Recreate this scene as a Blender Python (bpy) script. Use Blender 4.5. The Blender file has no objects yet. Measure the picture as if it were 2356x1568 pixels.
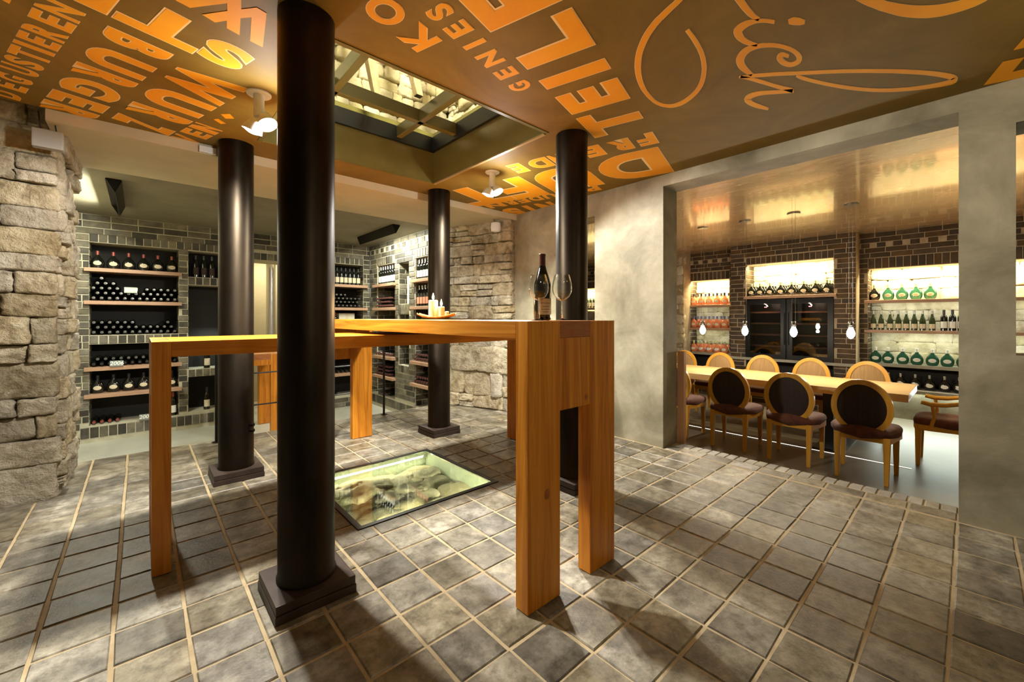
import bpy, bmesh, math, random
from mathutils import Vector, Matrix, noise

random.seed(11)
scene = bpy.context.scene
COL = scene.collection
R = math.radians

# ------------------------------------------------------------------ camera
FPX, HORIZON, CXPX, EYE = 951.64, 730.1, 1178.0, 1.15
YAW = math.atan2(1055.6, 951.64)            # angle between view axis and the room's X axis
cam_d = bpy.data.cameras.new('camera')
cam_d.sensor_width = 36.0
cam_d.lens = FPX / 2356.0 * 36.0
cam_d.shift_y = -(784.0 - HORIZON) / 2356.0
cam_d.clip_start = 0.02
cam = bpy.data.objects.new('camera', cam_d)
cam.location = (0, 0, EYE)
cam.rotation_euler = (R(90), 0, YAW - R(90))
COL.objects.link(cam)
scene.camera = cam

# ------------------------------------------------------------------ world + exposure
w = bpy.data.worlds.new('world'); scene.world = w; w.use_nodes = True
w.node_tree.nodes['Background'].inputs[0].default_value = (0.55, 0.62, 0.72, 1)
w.node_tree.nodes['Background'].inputs[1].default_value = 0.15
vs = scene.view_settings
vs.view_transform = 'Standard'; vs.look = 'None'; vs.gamma = 1.0; vs.use_curve_mapping = False
vs.exposure = 0.55
try:
    scene.cycles.max_bounces = 8; scene.cycles.diffuse_bounces = 4; scene.cycles.glossy_bounces = 4
    scene.cycles.transmission_bounces = 8; scene.cycles.transparent_max_bounces = 12
    scene.cycles.caustics_reflective = False; scene.cycles.caustics_refractive = False
    scene.cycles.sample_clamp_indirect = 4.0
    scene.cycles.use_denoising = True
except Exception:
    pass

def point(name, loc, watts, col, rad=0.04):
    l = bpy.data.lights.new(name, 'POINT'); l.energy = watts; l.color = col; l.shadow_soft_size = rad
    o = bpy.data.objects.new(name, l); o.location = loc; COL.objects.link(o); return o
def area(name, loc, direction, sx, sy, watts, col, spread=180):
    l = bpy.data.lights.new(name, 'AREA'); l.shape = 'RECTANGLE'; l.size = sx; l.size_y = sy
    l.energy = watts; l.color = col; l.spread = R(spread)
    o = bpy.data.objects.new(name, l); o.location = loc
    d = Vector(direction).normalized()
    o.rotation_euler = d.to_track_quat('-Z', 'Y').to_euler()
    COL.objects.link(o); return o
def area_xy(name, loc, xdir, direction, sx, sy, watts, col, spread=180):
    """rectangular lamp whose long side runs along xdir and which shines along direction"""
    o = area(name, loc, direction, sx, sy, watts, col, spread)
    z = -Vector(direction).normalized(); x = Vector(xdir).normalized(); y = z.cross(x)
    o.rotation_euler = Matrix((x, y, z)).transposed().to_euler(); return o

WARM = (1.0, 0.84, 0.58); NEUT = (1.0, 0.965, 0.89); COOL = (0.86, 1.0, 0.90); YEL = (1.0, 0.82, 0.45)
# wall washers of the wine room (boxes are built further down)
area_xy('wine_washer_light', (2.60, 5.73, 2.30), (0, 1, 0), (0.30, 0, -0.95), 1.1, 0.07, 44, (1.0, 0.98, 0.80))
area_xy('wine_washer_light', (-0.22, 5.73, 2.30), (0, 1, 0), (-0.68, 0, -0.73), 1.1, 0.07, 50, (1.0, 0.98, 0.80))
# light in the shaft over the skylight and in the pit under the glass floor
area('shaft_light', (1.0, 1.6, 4.6), (0.25, 0.9, -0.9), 0.5, 0.5, 230, (1.0, 0.92, 0.62))
for q in ((1.375, 2.275, -0.05, (0, 0.65, -0.75), (1, 0, 0), 20.0), (1.375, 3.13, -0.05, (0, -0.75, -0.65), (1, 0, 0), 5.0)):
    area_xy('pit_light', q[:3], q[4], q[3], 0.85, 0.03, q[5], (1.0, 0.92, 0.58))

# ------------------------------------------------------------------ materials
def new_mat(name):
    m = bpy.data.materials.new(name); m.use_nodes = True
    nt = m.node_tree; return m, nt, nt.nodes['Principled BSDF']
def setp(b, **k):
    for n, v in k.items():
        n = n.replace('_', ' ')
        if n in b.inputs: b.inputs[n].default_value = v
def c4(c): return (c[0], c[1], c[2], 1.0)
def pmat(name, c1, c2=None, c3=None, scale=5.0, stretch=(1, 1, 1), rough=0.6, rvar=0.0, bump=0.0, bscale=None, metallic=0.0,
         detail=6, rand=0.0, per_cell=None, spec=0.5, coat=0.0, sheen=0.0, distort=0.0, objc=False, bdist=0.01, speck=0.0):
    """noise driven principled material; textures sit in world space (or object space)"""
    m, nt, b = new_mat(name)
    N, L = nt.nodes, nt.links
    if objc:
        tc = N.new('ShaderNodeTexCoord'); src = tc.outputs['Object']
    else:
        g = N.new('ShaderNodeNewGeometry'); src = g.outputs['Position']
    mp = N.new('ShaderNodeMapping'); mp.inputs['Scale'].default_value = stretch
    L.new(src, mp.inputs['Vector'])
    nz = N.new('ShaderNodeTexNoise'); nz.inputs['Scale'].default_value = scale; nz.inputs['Detail'].default_value = detail
    nz.inputs['Roughness'].default_value = 0.62; nz.inputs['Distortion'].default_value = distort
    L.new(mp.outputs[0], nz.inputs['Vector'])
    rp = N.new('ShaderNodeValToRGB')
    e = rp.color_ramp.elements
    e[0].position = 0.32; e[0].color = c4(c1); e[1].position = 0.68; e[1].color = c4(c2 or c1)
    if c3:
        x = rp.color_ramp.elements.new(0.5); x.color = c4(c3)
    L.new(nz.outputs['Fac'], rp.inputs[0])
    col = rp.outputs[0]
    if rand > 0 or per_cell:
        if per_cell:
            px, py, ox, oy = per_cell
            g2 = N.new('ShaderNodeNewGeometry')
            mm = N.new('ShaderNodeMapping'); mm.inputs['Location'].default_value = (-ox / px, -oy / py, 0); mm.inputs['Scale'].default_value = (1 / px, 1 / py, 0)
            L.new(g2.outputs['Position'], mm.inputs['Vector'])
            fl = N.new('ShaderNodeVectorMath'); fl.operation = 'FLOOR'; L.new(mm.outputs[0], fl.inputs[0])
            wn = N.new('ShaderNodeTexWhiteNoise'); wn.noise_dimensions = '2D'; L.new(fl.outputs[0], wn.inputs['Vector']); rv = wn.outputs['Value']
        else:
            oi = N.new('ShaderNodeObjectInfo'); gi = N.new('ShaderNodeNewGeometry')
            ad = N.new('ShaderNodeMath'); ad.operation = 'ADD'; L.new(oi.outputs['Random'], ad.inputs[0]); L.new(gi.outputs['Random Per Island'], ad.inputs[1])
            fr = N.new('ShaderNodeMath'); fr.operation = 'FRACT'; L.new(ad.outputs[0], fr.inputs[0]); rv = fr.outputs[0]
        mr = N.new('ShaderNodeMapRange'); mr.inputs['To Min'].default_value = 1 - rand; mr.inputs['To Max'].default_value = 1 + rand
        L.new(rv, mr.inputs['Value'])
        hs = N.new('ShaderNodeHueSaturation'); L.new(mr.outputs[0], hs.inputs['Value']); L.new(col, hs.inputs['Color']); col = hs.outputs[0]
        ms = N.new('ShaderNodeMapRange'); ms.inputs['To Min'].default_value = 0.75; ms.inputs['To Max'].default_value = 1.25
        sq = N.new('ShaderNodeMath'); sq.operation = 'MULTIPLY'; sq.inputs[1].default_value = 7.31; L.new(rv, sq.inputs[0])
        f2 = N.new('ShaderNodeMath'); f2.operation = 'FRACT'; L.new(sq.outputs[0], f2.inputs[0]); L.new(f2.outputs[0], ms.inputs['Value'])
        L.new(ms.outputs[0], hs.inputs['Saturation'])
    if speck:
        n2 = N.new('ShaderNodeTexNoise'); n2.inputs['Scale'].default_value = speck; n2.inputs['Detail'].default_value = 10; n2.inputs['Roughness'].default_value = 0.75
        L.new(mp.outputs[0], n2.inputs['Vector'])
        r2 = N.new('ShaderNodeValToRGB'); r2.color_ramp.elements[0].position = 0.36; r2.color_ramp.elements[0].color = (0.42, 0.40, 0.36, 1); r2.color_ramp.elements[1].position = 0.56; r2.color_ramp.elements[1].color = (1.08, 1.08, 1.08, 1)
        L.new(n2.outputs['Fac'], r2.inputs[0])
        mx = N.new('ShaderNodeMix'); mx.data_type = 'RGBA'; mx.blend_type = 'MULTIPLY'; mx.inputs['Factor'].default_value = 1.0
        L.new(col, mx.inputs['A']); L.new(r2.outputs[0], mx.inputs['B']); col = mx.outputs['Result']
    L.new(col, b.inputs['Base Color'])
    setp(b, Roughness=rough, Metallic=metallic, Specular_IOR_Level=spec, Coat_Weight=coat, Sheen_Weight=sheen)
    if coat: setp(b, Coat_Roughness=0.15)
    if rvar:
        mr = N.new('ShaderNodeMapRange'); mr.inputs['To Min'].default_value = max(0.02, rough - rvar); mr.inputs['To Max'].default_value = min(1, rough + rvar)
        L.new(nz.outputs['Fac'], mr.inputs['Value']); L.new(mr.outputs[0], b.inputs['Roughness'])
    if bump:
        nb = N.new('ShaderNodeTexNoise'); nb.inputs['Scale'].default_value = bscale or scale * 4; nb.inputs['Detail'].default_value = 8
        nb.inputs['Roughness'].default_value = 0.65
        L.new(mp.outputs[0], nb.inputs['Vector'])
        bp = N.new('ShaderNodeBump'); bp.inputs['Strength'].default_value = bump; bp.inputs['Distance'].default_value = bdist
        L.new(nb.outputs['Fac'], bp.inputs['Height']); L.new(bp.outputs[0], b.inputs['Normal'])
    return m
def plain(name, c, rough=0.5, metallic=0.0, spec=0.5, coat=0.0, sheen=0.0):
    m, nt, b = new_mat(name); setp(b, Base_Color=c4(c), Roughness=rough, Metallic=metallic, Specular_IOR_Level=spec, Coat_Weight=coat, Sheen_Weight=sheen); return m
def glow(name, c, s):
    m, nt, b = new_mat(name); setp(b, Base_Color=c4(c), Emission_Color=c4(c), Emission_Strength=s); return m
def glass(name, c, rough=0.0, trans=1.0, ior=1.45):
    m, nt, b = new_mat(name); setp(b, Base_Color=c4(c), Roughness=rough, Transmission_Weight=trans, IOR=ior); return m

PX, PY, OX, OY = 0.2052, 0.2045, 0.135, 0.051
M = {}
M['tile'] = pmat('clay_tile', (0.11, 0.092, 0.062), (0.36, 0.325, 0.245), (0.215, 0.188, 0.135), scale=6.5, detail=12, rough=0.42, rvar=0.18, bump=0.35, bscale=60, rand=0.38, speck=16.0, per_cell=(PX, PY, OX, OY), bdist=0.004)
M['grout'] = pmat('grout', (0.40, 0.30, 0.165), (0.54, 0.43, 0.26), scale=9, rough=0.85, bump=0.3, bscale=120)
M['nosing'] = pmat('nosing_brick', (0.28, 0.25, 0.19), (0.45, 0.42, 0.34), scale=9, rough=0.5, bump=0.3, bscale=70, rand=0.2)
M['wine_floor'] = pmat('polished_screed', (0.46, 0.47, 0.39), (0.58, 0.60, 0.51), scale=1.6, rough=0.3, rvar=0.08)
M['dining_floor'] = pmat('dark_screed', (0.15, 0.125, 0.085), (0.24, 0.20, 0.14), scale=1.5, rough=0.38, rvar=0.1)
M['plaster'] = pmat('grey_lime_plaster', (0.145, 0.127, 0.074), (0.385, 0.35, 0.245), (0.258, 0.23, 0.152), scale=2.1, rough=0.62, bump=0.18, bscale=7, distort=0.35, detail=10, bdist=0.02)
M['soffit'] = pmat('soffit_plaster', (0.47, 0.42, 0.28), (0.58, 0.53, 0.37), scale=1.8, rough=0.7, bump=0.15, bscale=9, bdist=0.02)
M['wine_ceiling'] = pmat('wine_ceiling_shaded_plaster', (0.17, 0.155, 0.105), (0.24, 0.22, 0.155), scale=2, rough=0.75)  # darker than the soffit: shade over the wine room put into the colour
M['ceiling'] = pmat('bronze_paint', (0.150, 0.094, 0.012), (0.225, 0.146, 0.024), scale=1.6, rough=0.6, rvar=0.05, distort=1.2, spec=0.2)
M['letter'] = pmat('orange_letter_paint', (0.93, 0.37, 0.010), (0.98, 0.45, 0.018), scale=3, rough=0.6, spec=0.2)
M['letter_edge'] = plain('pale_letter_edge', (1.0, 0.68, 0.30), 0.55)
M['gold_ceiling'] = pmat('brushed_gold_ceiling', (0.58, 0.40, 0.21), (0.76, 0.56, 0.33), scale=4, stretch=(3, 0.7, 1), rough=0.26, rvar=0.05, metallic=0.45, bump=0.22, bscale=11, bdist=0.010, coat=0.8)
M['gold_ceiling'].node_tree.nodes['Principled BSDF'].inputs['Coat Roughness'].default_value = 0.075
M['brick'] = pmat('dark_clinker_brick', (0.040, 0.024, 0.011), (0.085, 0.054, 0.027), scale=12, rough=0.7, bump=0.4, bscale=60, rand=0.4)
M['brick_grey'] = pmat('grey_clinker_brick', (0.060, 0.055, 0.036), (0.155, 0.140, 0.098), scale=10, rough=0.6, bump=0.5, bscale=60, rand=0.72)
M['mortar'] = pmat('mortar', (0.34, 0.27, 0.18), (0.46, 0.38, 0.27), scale=14, rough=0.9)
M['mortar_grey'] = pmat('grey_mortar', (0.42, 0.40, 0.29), (0.56, 0.53, 0.40), scale=14, rough=0.9)
M['niche'] = plain('dark_niche_lining', (0.012, 0.011, 0.009), 0.8)
M['stone'] = pmat('sandstone', (0.27, 0.21, 0.12), (0.74, 0.66, 0.49), (0.54, 0.46, 0.31), scale=9, detail=12, rough=0.9, bump=1.0, bscale=22, rand=0.18, distort=0.7, bdist=0.05)
M['stone_mortar'] = pmat('sandy_mortar', (0.27, 0.20, 0.12), (0.37, 0.29, 0.19), scale=10, rough=0.95, bump=0.6, bscale=40)
M['rubble'] = pmat('shell_limestone', (0.36, 0.31, 0.20), (0.66, 0.60, 0.45), (0.54, 0.48, 0.34), scale=6, rough=0.85, bump=0.8, bscale=25, rand=0.14, bdist=0.02)
M['steel'] = pmat('oiled_black_steel', (0.006, 0.0045, 0.0035), (0.048, 0.037, 0.025), scale=2.5, stretch=(1, 1, 0.35), rough=0.42, rvar=0.08, metallic=0.95, spec=0.5)
M['plate'] = pmat('rusted_base_plate', (0.030, 0.018, 0.013), (0.062, 0.040, 0.030), scale=8, rough=0.55, rvar=0.1, metallic=0.2)
M['black'] = plain('black_metal', (0.012, 0.012, 0.012), 0.4, 0.3)
M['black_paint'] = plain('black_lacquer', (0.005, 0.005, 0.005), 0.35, spec=0.25)
M['well'] = pmat('olive_well_lining', (0.12, 0.105, 0.028), (0.17, 0.15, 0.045), scale=2, rough=0.25)
M['rock'] = pmat('shaft_rock', (0.12, 0.09, 0.035), (0.72, 0.66, 0.44), (0.42, 0.36, 0.19), scale=5, detail=12, rough=0.85, bump=1.0, bscale=9, distort=1.5, bdist=0.08)
M['cap_steel'] = plain('grey_capsule', (0.20, 0.20, 0.19), 0.28, 0.8)
M['stake'] = pmat('grey_wood', (0.20, 0.14, 0.07), (0.34, 0.25, 0.14), scale=8, stretch=(5, 5, 1), rough=0.8)
M['white'] = plain('white_paint', (0.8, 0.8, 0.77), 0.4)
M['grey_box'] = plain('grey_sheet_metal', (0.34, 0.34, 0.31), 0.5)
M['cable'] = plain('dark_cable', (0.02, 0.02, 0.02), 0.5)
M['glass'] = glass('clear_glass', (0.97, 0.985, 0.97))
M['floor_glass'] = glass('green_tinted_floor_glass', (0.86, 0.95, 0.88))
M['edge_glass'] = plain('glass_edge', (0.12, 0.24, 0.17), 0.15, coat=0.5)
M['pit_lining'] = pmat('frosted_pit_lining', (0.20, 0.24, 0.18), (0.27, 0.31, 0.24), scale=2, rough=0.5)
M['lamp'] = glow('lamp_face', (1.0, 0.95, 0.86), 14)
M['bulb'] = glow('bulb_glow', (1.0, 0.93, 0.80), 22)
M['flame'] = glow('flame', (1.0, 0.62, 0.2), 40)
M['candle'] = plain('candle_wax', (0.88, 0.72, 0.42), 0.5)
M['candle'].node_tree.nodes['Principled BSDF'].inputs['Subsurface Weight'].default_value = 0.5
M['candle'].node_tree.nodes['Principled BSDF'].inputs['Subsurface Radius'].default_value = (0.03, 0.015, 0.006)
M['brass_edge'] = plain('dull_brass_edge', (0.42, 0.30, 0.14), 0.4, 0.4)
M['led'] = glow('led_strip', (1.0, 0.93, 0.75), 1.6)
M['led_red'] = glow('red_display', (1.0, 0.25, 0.25), 6)
for ax, st in (('x', (0.35, 7, 7)), ('y', (7, 0.35, 7)), ('z', (7, 7, 0.35))):
    M['oak_' + ax] = pmat('honey_oak_' + ax, (0.36, 0.105, 0.007), (0.68, 0.285, 0.028), (0.55, 0.200, 0.016), scale=3.2, stretch=st, rough=0.36, rvar=0.05, detail=5, distort=1.2, spec=0.35)
    M['chair_' + ax] = pmat('beech_' + ax, (0.62, 0.29, 0.026), (0.74, 0.38, 0.045), scale=4, stretch=st, rough=0.35)
M['knot'] = pmat('wood_knot', (0.20, 0.052, 0.006), (0.36, 0.11, 0.012), scale=60, rough=0.5)
M['end_grain'] = pmat('oak_end_grain', (0.26, 0.075, 0.010), (0.36, 0.12, 0.02), scale=14, stretch=(1, 1, 5), rough=0.5)
M['pale_oak'] = pmat('pale_oak_table', (0.60, 0.36, 0.13), (0.72, 0.47, 0.19), scale=4, stretch=(7, 0.4, 7), rough=0.42)
M['shelf_wood'] = pmat('reddish_shelf_wood', (0.36, 0.21, 0.13), (0.48, 0.30, 0.19), scale=5, stretch=(1, 1, 6), rough=0.45)
M['pink_wood'] = pmat('pinkish_beech', (0.55, 0.30, 0.17), (0.64, 0.38, 0.23), scale=4, stretch=(7, 7, 0.4), rough=0.5)
M['upholstery'] = pmat('brown_velvet', (0.085, 0.020, 0.009), (0.16, 0.048, 0.024), scale=18, rough=0.8, sheen=0.12)
M['back_dark'] = pmat('dark_brown_velvet', (0.022, 0.011, 0.008), (0.038, 0.020, 0.013), scale=8, stretch=(1, 6, 0.6), rough=0.75, sheen=0.15)
M['back_tan'] = pmat('tan_back_fabric', (0.30, 0.17, 0.055), (0.40, 0.24, 0.085), scale=8, stretch=(1, 8, 0.6), rough=0.7)
M['counter'] = pmat('stone_counter', (0.26, 0.25, 0.19), (0.36, 0.34, 0.27), scale=6, rough=0.4)
M['dark_glass'] = plain('dark_bottle_glass', (0.006, 0.007, 0.005), 0.09, spec=0.7)
M['green_glass'] = glass('green_bottle_glass', (0.05, 0.23, 0.145), 0.02, 0.7)
M['deep_green'] = glass('deep_green_bottle_glass', (0.03, 0.14, 0.085), 0.02, 0.5)
M['clear_wine'] = plain('rose_bottle', (0.66, 0.20, 0.085), 0.1, spec=0.7)
M['olive_glass'] = plain('olive_bottle_glass', (0.035, 0.05, 0.018), 0.08, spec=0.7)
M['paper'] = pmat('cream_label', (0.66, 0.58, 0.40), (0.74, 0.67, 0.50), scale=20, rough=0.7)
M['paper_white'] = pmat('white_label', (0.78, 0.77, 0.70), (0.84, 0.83, 0.77), scale=20, rough=0.7)
M['paper_pink'] = plain('salmon_label', (0.72, 0.27, 0.16), 0.7)
M['ink'] = plain('brown_ink', (0.10, 0.06, 0.03), 0.7)
M['cap_red'] = plain('red_capsule', (0.30, 0.07, 0.05), 0.35, 0.3)
M['cap_dusky'] = plain('dusky_red_capsule', (0.13, 0.055, 0.048), 0.35, 0.3)
M['cap_wine'] = plain('dark_red_capsule', (0.085, 0.022, 0.016), 0.35, 0.2)
M['cap_silver'] = plain('silver_capsule', (0.62, 0.62, 0.60), 0.25, 0.8)
M['cap_black'] = plain('black_capsule', (0.02, 0.02, 0.02), 0.35)
M['cap_white'] = plain('white_capsule', (0.82, 0.82, 0.78), 0.4)
M['cap_blue'] = plain('blue_capsule', (0.10, 0.14, 0.32), 0.35)
M['cap_green'] = plain('pale_green_capsule', (0.55, 0.62, 0.36), 0.4)
M['slate'] = plain('slate_sign', (0.22, 0.25, 0.23), 0.7)
M['slate_pale'] = plain('pale_sign', (0.48, 0.56, 0.47), 0.7)
M['chalk'] = plain('chalk', (0.85, 0.86, 0.82), 0.8)
M['bark'] = pmat('bark_tray', (0.30, 0.15, 0.045), (0.52, 0.30, 0.10), scale=16, stretch=(1, 4, 1), rough=0.8, bump=0.8, bscale=50)
M['cardboard'] = plain('white_wine_carton', (0.74, 0.70, 0.56), 0.7)
M['fridge_shelf'] = plain('fridge_beech_shelf', (0.42, 0.19, 0.11), 0.5)

# ------------------------------------------------------------------ mesh helpers
class MB:
    def __init__(s): s.v = []; s.f = []; s.m = []
    def box(s, x0, x1, y0, y1, z0, z1, mi=0):
        i = len(s.v)
        s.v += [(x0, y0, z0), (x1, y0, z0), (x1, y1, z0), (x0, y1, z0), (x0, y0, z1), (x1, y0, z1), (x1, y1, z1), (x0, y1, z1)]
        for q in ((0, 3, 2, 1), (4, 5, 6, 7), (0, 1, 5, 4), (1, 2, 6, 5), (2, 3, 7, 6), (3, 0, 4, 7)):
            s.f.append(tuple(i + k for k in q)); s.m.append(mi)
        return s
    def lathe(s, prof, seg=20, c=(0, 0, 0), sy=1.0, mi=0, cap=True):
        i = len(s.v)
        for r, z in prof:
            for k in range(seg):
                a = 2 * math.pi * k / seg
                s.v.append((c[0] + r * math.cos(a), c[1] + r * math.sin(a) * sy, c[2] + z))
        for j in range(len(prof) - 1):
            for k in range(seg):
                k2 = (k + 1) % seg
                s.f.append((i + j * seg + k, i + j * seg + k2, i + (j + 1) * seg + k2, i + (j + 1) * seg + k)); s.m.append(mi)
        if cap:
            s.f.append(tuple(i + k for k in reversed(range(seg)))); s.m.append(mi)
            t = i + (len(prof) - 1) * seg
            s.f.append(tuple(t + k for k in range(seg))); s.m.append(mi)
        return s
    def tube(s, pts, r, seg=8, mi=0):
        i = len(s.v); n = len(pts); P = [Vector(p) for p in pts]
        rr = r if isinstance(r, (list, tuple)) else [r] * n
        up = Vector((0, 0, 1))
        for j, p in enumerate(P):
            t = (P[min(j + 1, n - 1)] - P[max(j - 1, 0)]).normalized()
            a = t.cross(up)
            if a.length < 1e-3: a = t.cross(Vector((1, 0, 0)))
            a.normalize(); b = t.cross(a)
            for k in range(seg):
                g = 2 * math.pi * k / seg
                s.v.append(tuple(p + a * (rr[j] * math.cos(g)) + b * (rr[j] * math.sin(g))))
        for j in range(n - 1):
            for k in range(seg):
                k2 = (k + 1) % seg
                s.f.append((i + j * seg + k, i + (j + 1) * seg + k, i + (j + 1) * seg + k2, i + j * seg + k2)); s.m.append(mi)
        s.f.append(tuple(i + k for k in range(seg))); s.m.append(mi)
        s.f.append(tuple(i + (n - 1) * seg + k for k in reversed(range(seg)))); s.m.append(mi)
        return s
    def prism(s, pts2, z0, z1, mi=0):
        i = len(s.v); n = len(pts2)
        s.v += [(x, y, z0) for x, y in pts2] + [(x, y, z1) for x, y in pts2]
        s.f.append(tuple(i + k for k in reversed(range(n)))); s.f.append(tuple(i + n + k for k in range(n))); s.m += [mi, mi]
        for k in range(n):
            k2 = (k + 1) % n
            s.f.append((i + k, i + k2, i + n + k2, i + n + k)); s.m.append(mi)
        return s
    def quadloft(s, a, b, mi=0):
        """box between two quads (4 points each)"""
        i = len(s.v); s.v += [tuple(p) for p in a] + [tuple(p) for p in b]
        for q in ((3, 2, 1, 0), (4, 5, 6, 7), (0, 1, 5, 4), (1, 2, 6, 5), (2, 3, 7, 6), (3, 0, 4, 7)):
            s.f.append(tuple(i + k for k in q)); s.m.append(mi)
        return s
    def mesh(s, name, smooth=False, bevel=0.0, seg=2, fix=True):
        me = bpy.data.meshes.new(name); me.from_pydata(s.v, [], s.f)
        for p, mi in zip(me.polygons, s.m): p.material_index = mi
        if bevel or fix:
            bm = bmesh.new(); bm.from_mesh(me)
            if fix: bmesh.ops.recalc_face_normals(bm, faces=bm.faces)
            if bevel: bmesh.ops.bevel(bm, geom=list(bm.edges), offset=bevel, segments=seg, affect='EDGES', profile=0.7)
            bm.to_mesh(me); bm.free()
        if smooth:
            me.polygons.foreach_set('use_smooth', [True] * len(me.polygons))
            try: me.set_sharp_from_angle(angle=R(40))
            except Exception: pass
        me.update(); return me
def setmat(me, mats):
    if not isinstance(mats, (list, tuple)): mats = [mats]
    for x in mats: me.materials.append(M[x] if isinstance(x, str) else x)
    return me
def obj(name, me, mats=None, parent=None, loc=(0, 0, 0), rotz=0.0):
    if isinstance(me, MB): me = me.mesh(name)
    if mats is not None and not me.materials: setmat(me, mats)
    o = bpy.data.objects.new(name, me); o.location = loc; o.rotation_euler = (0, 0, rotz)
    if parent is not None: o.parent = parent
    COL.objects.link(o); return o
def tag(o, label, cat, group=None):
    o['label'] = label; o['category'] = cat
    if group: o['group'] = group
    return o
def thing(name, label, cat, loc=(0, 0, 0), rotz=0.0, group=None):
    o = bpy.data.objects.new(name, None); o.empty_display_size = 0.05
    o.location = loc; o.rotation_euler = (0, 0, rotz); COL.objects.link(o)
    return tag(o, label, cat, group)
def struct(name, me, mats, label=None):
    o = obj(name, me, mats); o['kind'] = 'structure'
    if label: o['label'] = label
    return o
ORD = ['first', 'second', 'third', 'fourth', 'fifth', 'sixth', 'seventh', 'eighth', 'ninth', 'tenth', 'eleventh', 'twelfth', 'thirteenth', 'fourteenth', 'fifteenth', 'sixteenth']
CS, SN = math.cos(YAW), math.sin(YAW)
def project(p):
    fw = CS * p[0] + SN * p[1]
    if fw < 0.05: return None
    return (CXPX + FPX * (SN * p[0] - CS * p[1]) / fw, HORIZON - FPX * (p[2] - EYE) / fw, fw)
def showing(p, marg=150):
    q = project(p)
    return q is not None and -marg < q[0] < 2356 + marg and -marg < q[1] < 1568 + marg
WORDS = [
    ('a', 0.387, 0.51, [('D', 3.617, 3.708), ('E', 3.468, 3.554), ('G', 3.344, 3.429), ('U', 3.198, 3.279), ('S', 3.093, 3.168), ('T', 2.964, 3.07), ('I', 2.902, 2.938), ('E', 2.788, 2.867), ('R', 2.668, 2.76), ('E', 2.543, 2.633), ('N', 2.413, 2.519)]),
    ('b', 0.587, 0.811, [('B', 2.431, 2.546), ('U', 2.636, 2.836), ('R', 2.895, 3.028), ('G', 3.07, 3.29), ('E', 3.356, 3.502), ('R', 3.55, 3.701)]),
    ('b', 0.87, 1.155, [('W', 2.442, 2.785), ('U', 2.825, 3.069), ('R', 3.153, 3.308), ('Z', 3.406, 3.542)]),
    ('a', 1.175, 1.323, [('W', 3.446, 3.625), ('E', 3.286, 3.393), ('I', 3.215, 3.257), ('N', 3.143, 3.21)]),
    ('c', 2.114, 2.33, [('S', 0.859, 1.037)]),
    ('c', 2.092, 2.343, [('T', 0.578, 0.856), ('E', 0.33, 0.556)]),
    ('c', 1.104, 1.218, [('G', 1.891, 1.97), ('E', 1.752, 1.825), ('N', 1.6, 1.698), ('I', 1.51, 1.534), ('E', 1.369, 1.442), ('S', 1.253, 1.317), ('S', 1.1, 1.17), ('E', 0.98, 1.05), ('N', 0.81, 0.91)]),
    ('c', 1.272, 1.425, [('K', 1.278, 1.422), ('O', 1.093, 1.237), ('S', 0.955, 1.055), ('T', 0.82, 0.94), ('E', 0.69, 0.79), ('N', 0.5, 0.64)]),
    ('c', 0.693, 1.048, [('T', 2.438, 2.765), ('E', 2.135, 2.37), ('I', 1.943, 2.035), ('L', 1.555, 1.818), ('E', 1.257, 1.492), ('N', 0.86, 1.17)]),
    ('b', 2.884, 3.086, [('F', 0.692, 0.812), ('R', 0.862, 1.016), ('E', 1.077, 1.214), ('D', 1.516, 1.694), ('E', 1.756, 1.872), ('U', 1.255, 1.365), ('N', 1.395, 1.49)]),
    ('b', 3.158, 3.766, [('D', 0.719, 1.259), ('U', 1.338, 1.844), ('F', 1.919, 2.289), ('T', 2.3, 2.874)]),
    ('b', 3.76, 3.918, [('P', 1.421, 1.559), ('D', 2.05, 2.185), ('E', 2.215, 2.335), ('R', 2.37, 2.505), ('N', 2.521, 2.745), ('L', 1.6, 1.69), ('A', 1.7, 1.86), ('U', 1.885, 2.02)]),
    ('b', 4.022, 4.352, [('N', 2.05, 2.24), ('T', 2.27, 2.47), ('S', 2.5, 2.7)]),
]
TRACED = [[(0.108, 2.114), (0.154, 2.126), (0.262, 1.995), (0.269, 2.045), (0.194, 2.14), (0.241, 2.16), (0.276, 2.113), (0.283, 2.168), (0.333, 2.184), (0.317, 2.057), (0.35, 2.02), (0.375, 2.197), (0.428, 2.209), (0.392, 1.952), (0.355, 1.942), (0.31, 1.996), (0.294, 1.895), (0.105, 2.065)], [(3.4, -0.046), (3.157, -0.106), (3.18, -0.175), (3.324, -0.143), (3.338, -0.207), (3.454, -0.214)], [(3.06, -0.133), (2.951, -0.163), (2.973, -0.199), (3.08, -0.206)], [(-0.404, 2.572), (-0.387, 2.585), (-0.376, 2.547)], [(0.35, 3.222), (0.371, 3.191), (0.419, 3.238), (0.395, 3.267)], [(0.375, 3.11), (0.417, 3.068), (0.448, 3.122), (0.407, 3.159)]]
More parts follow.
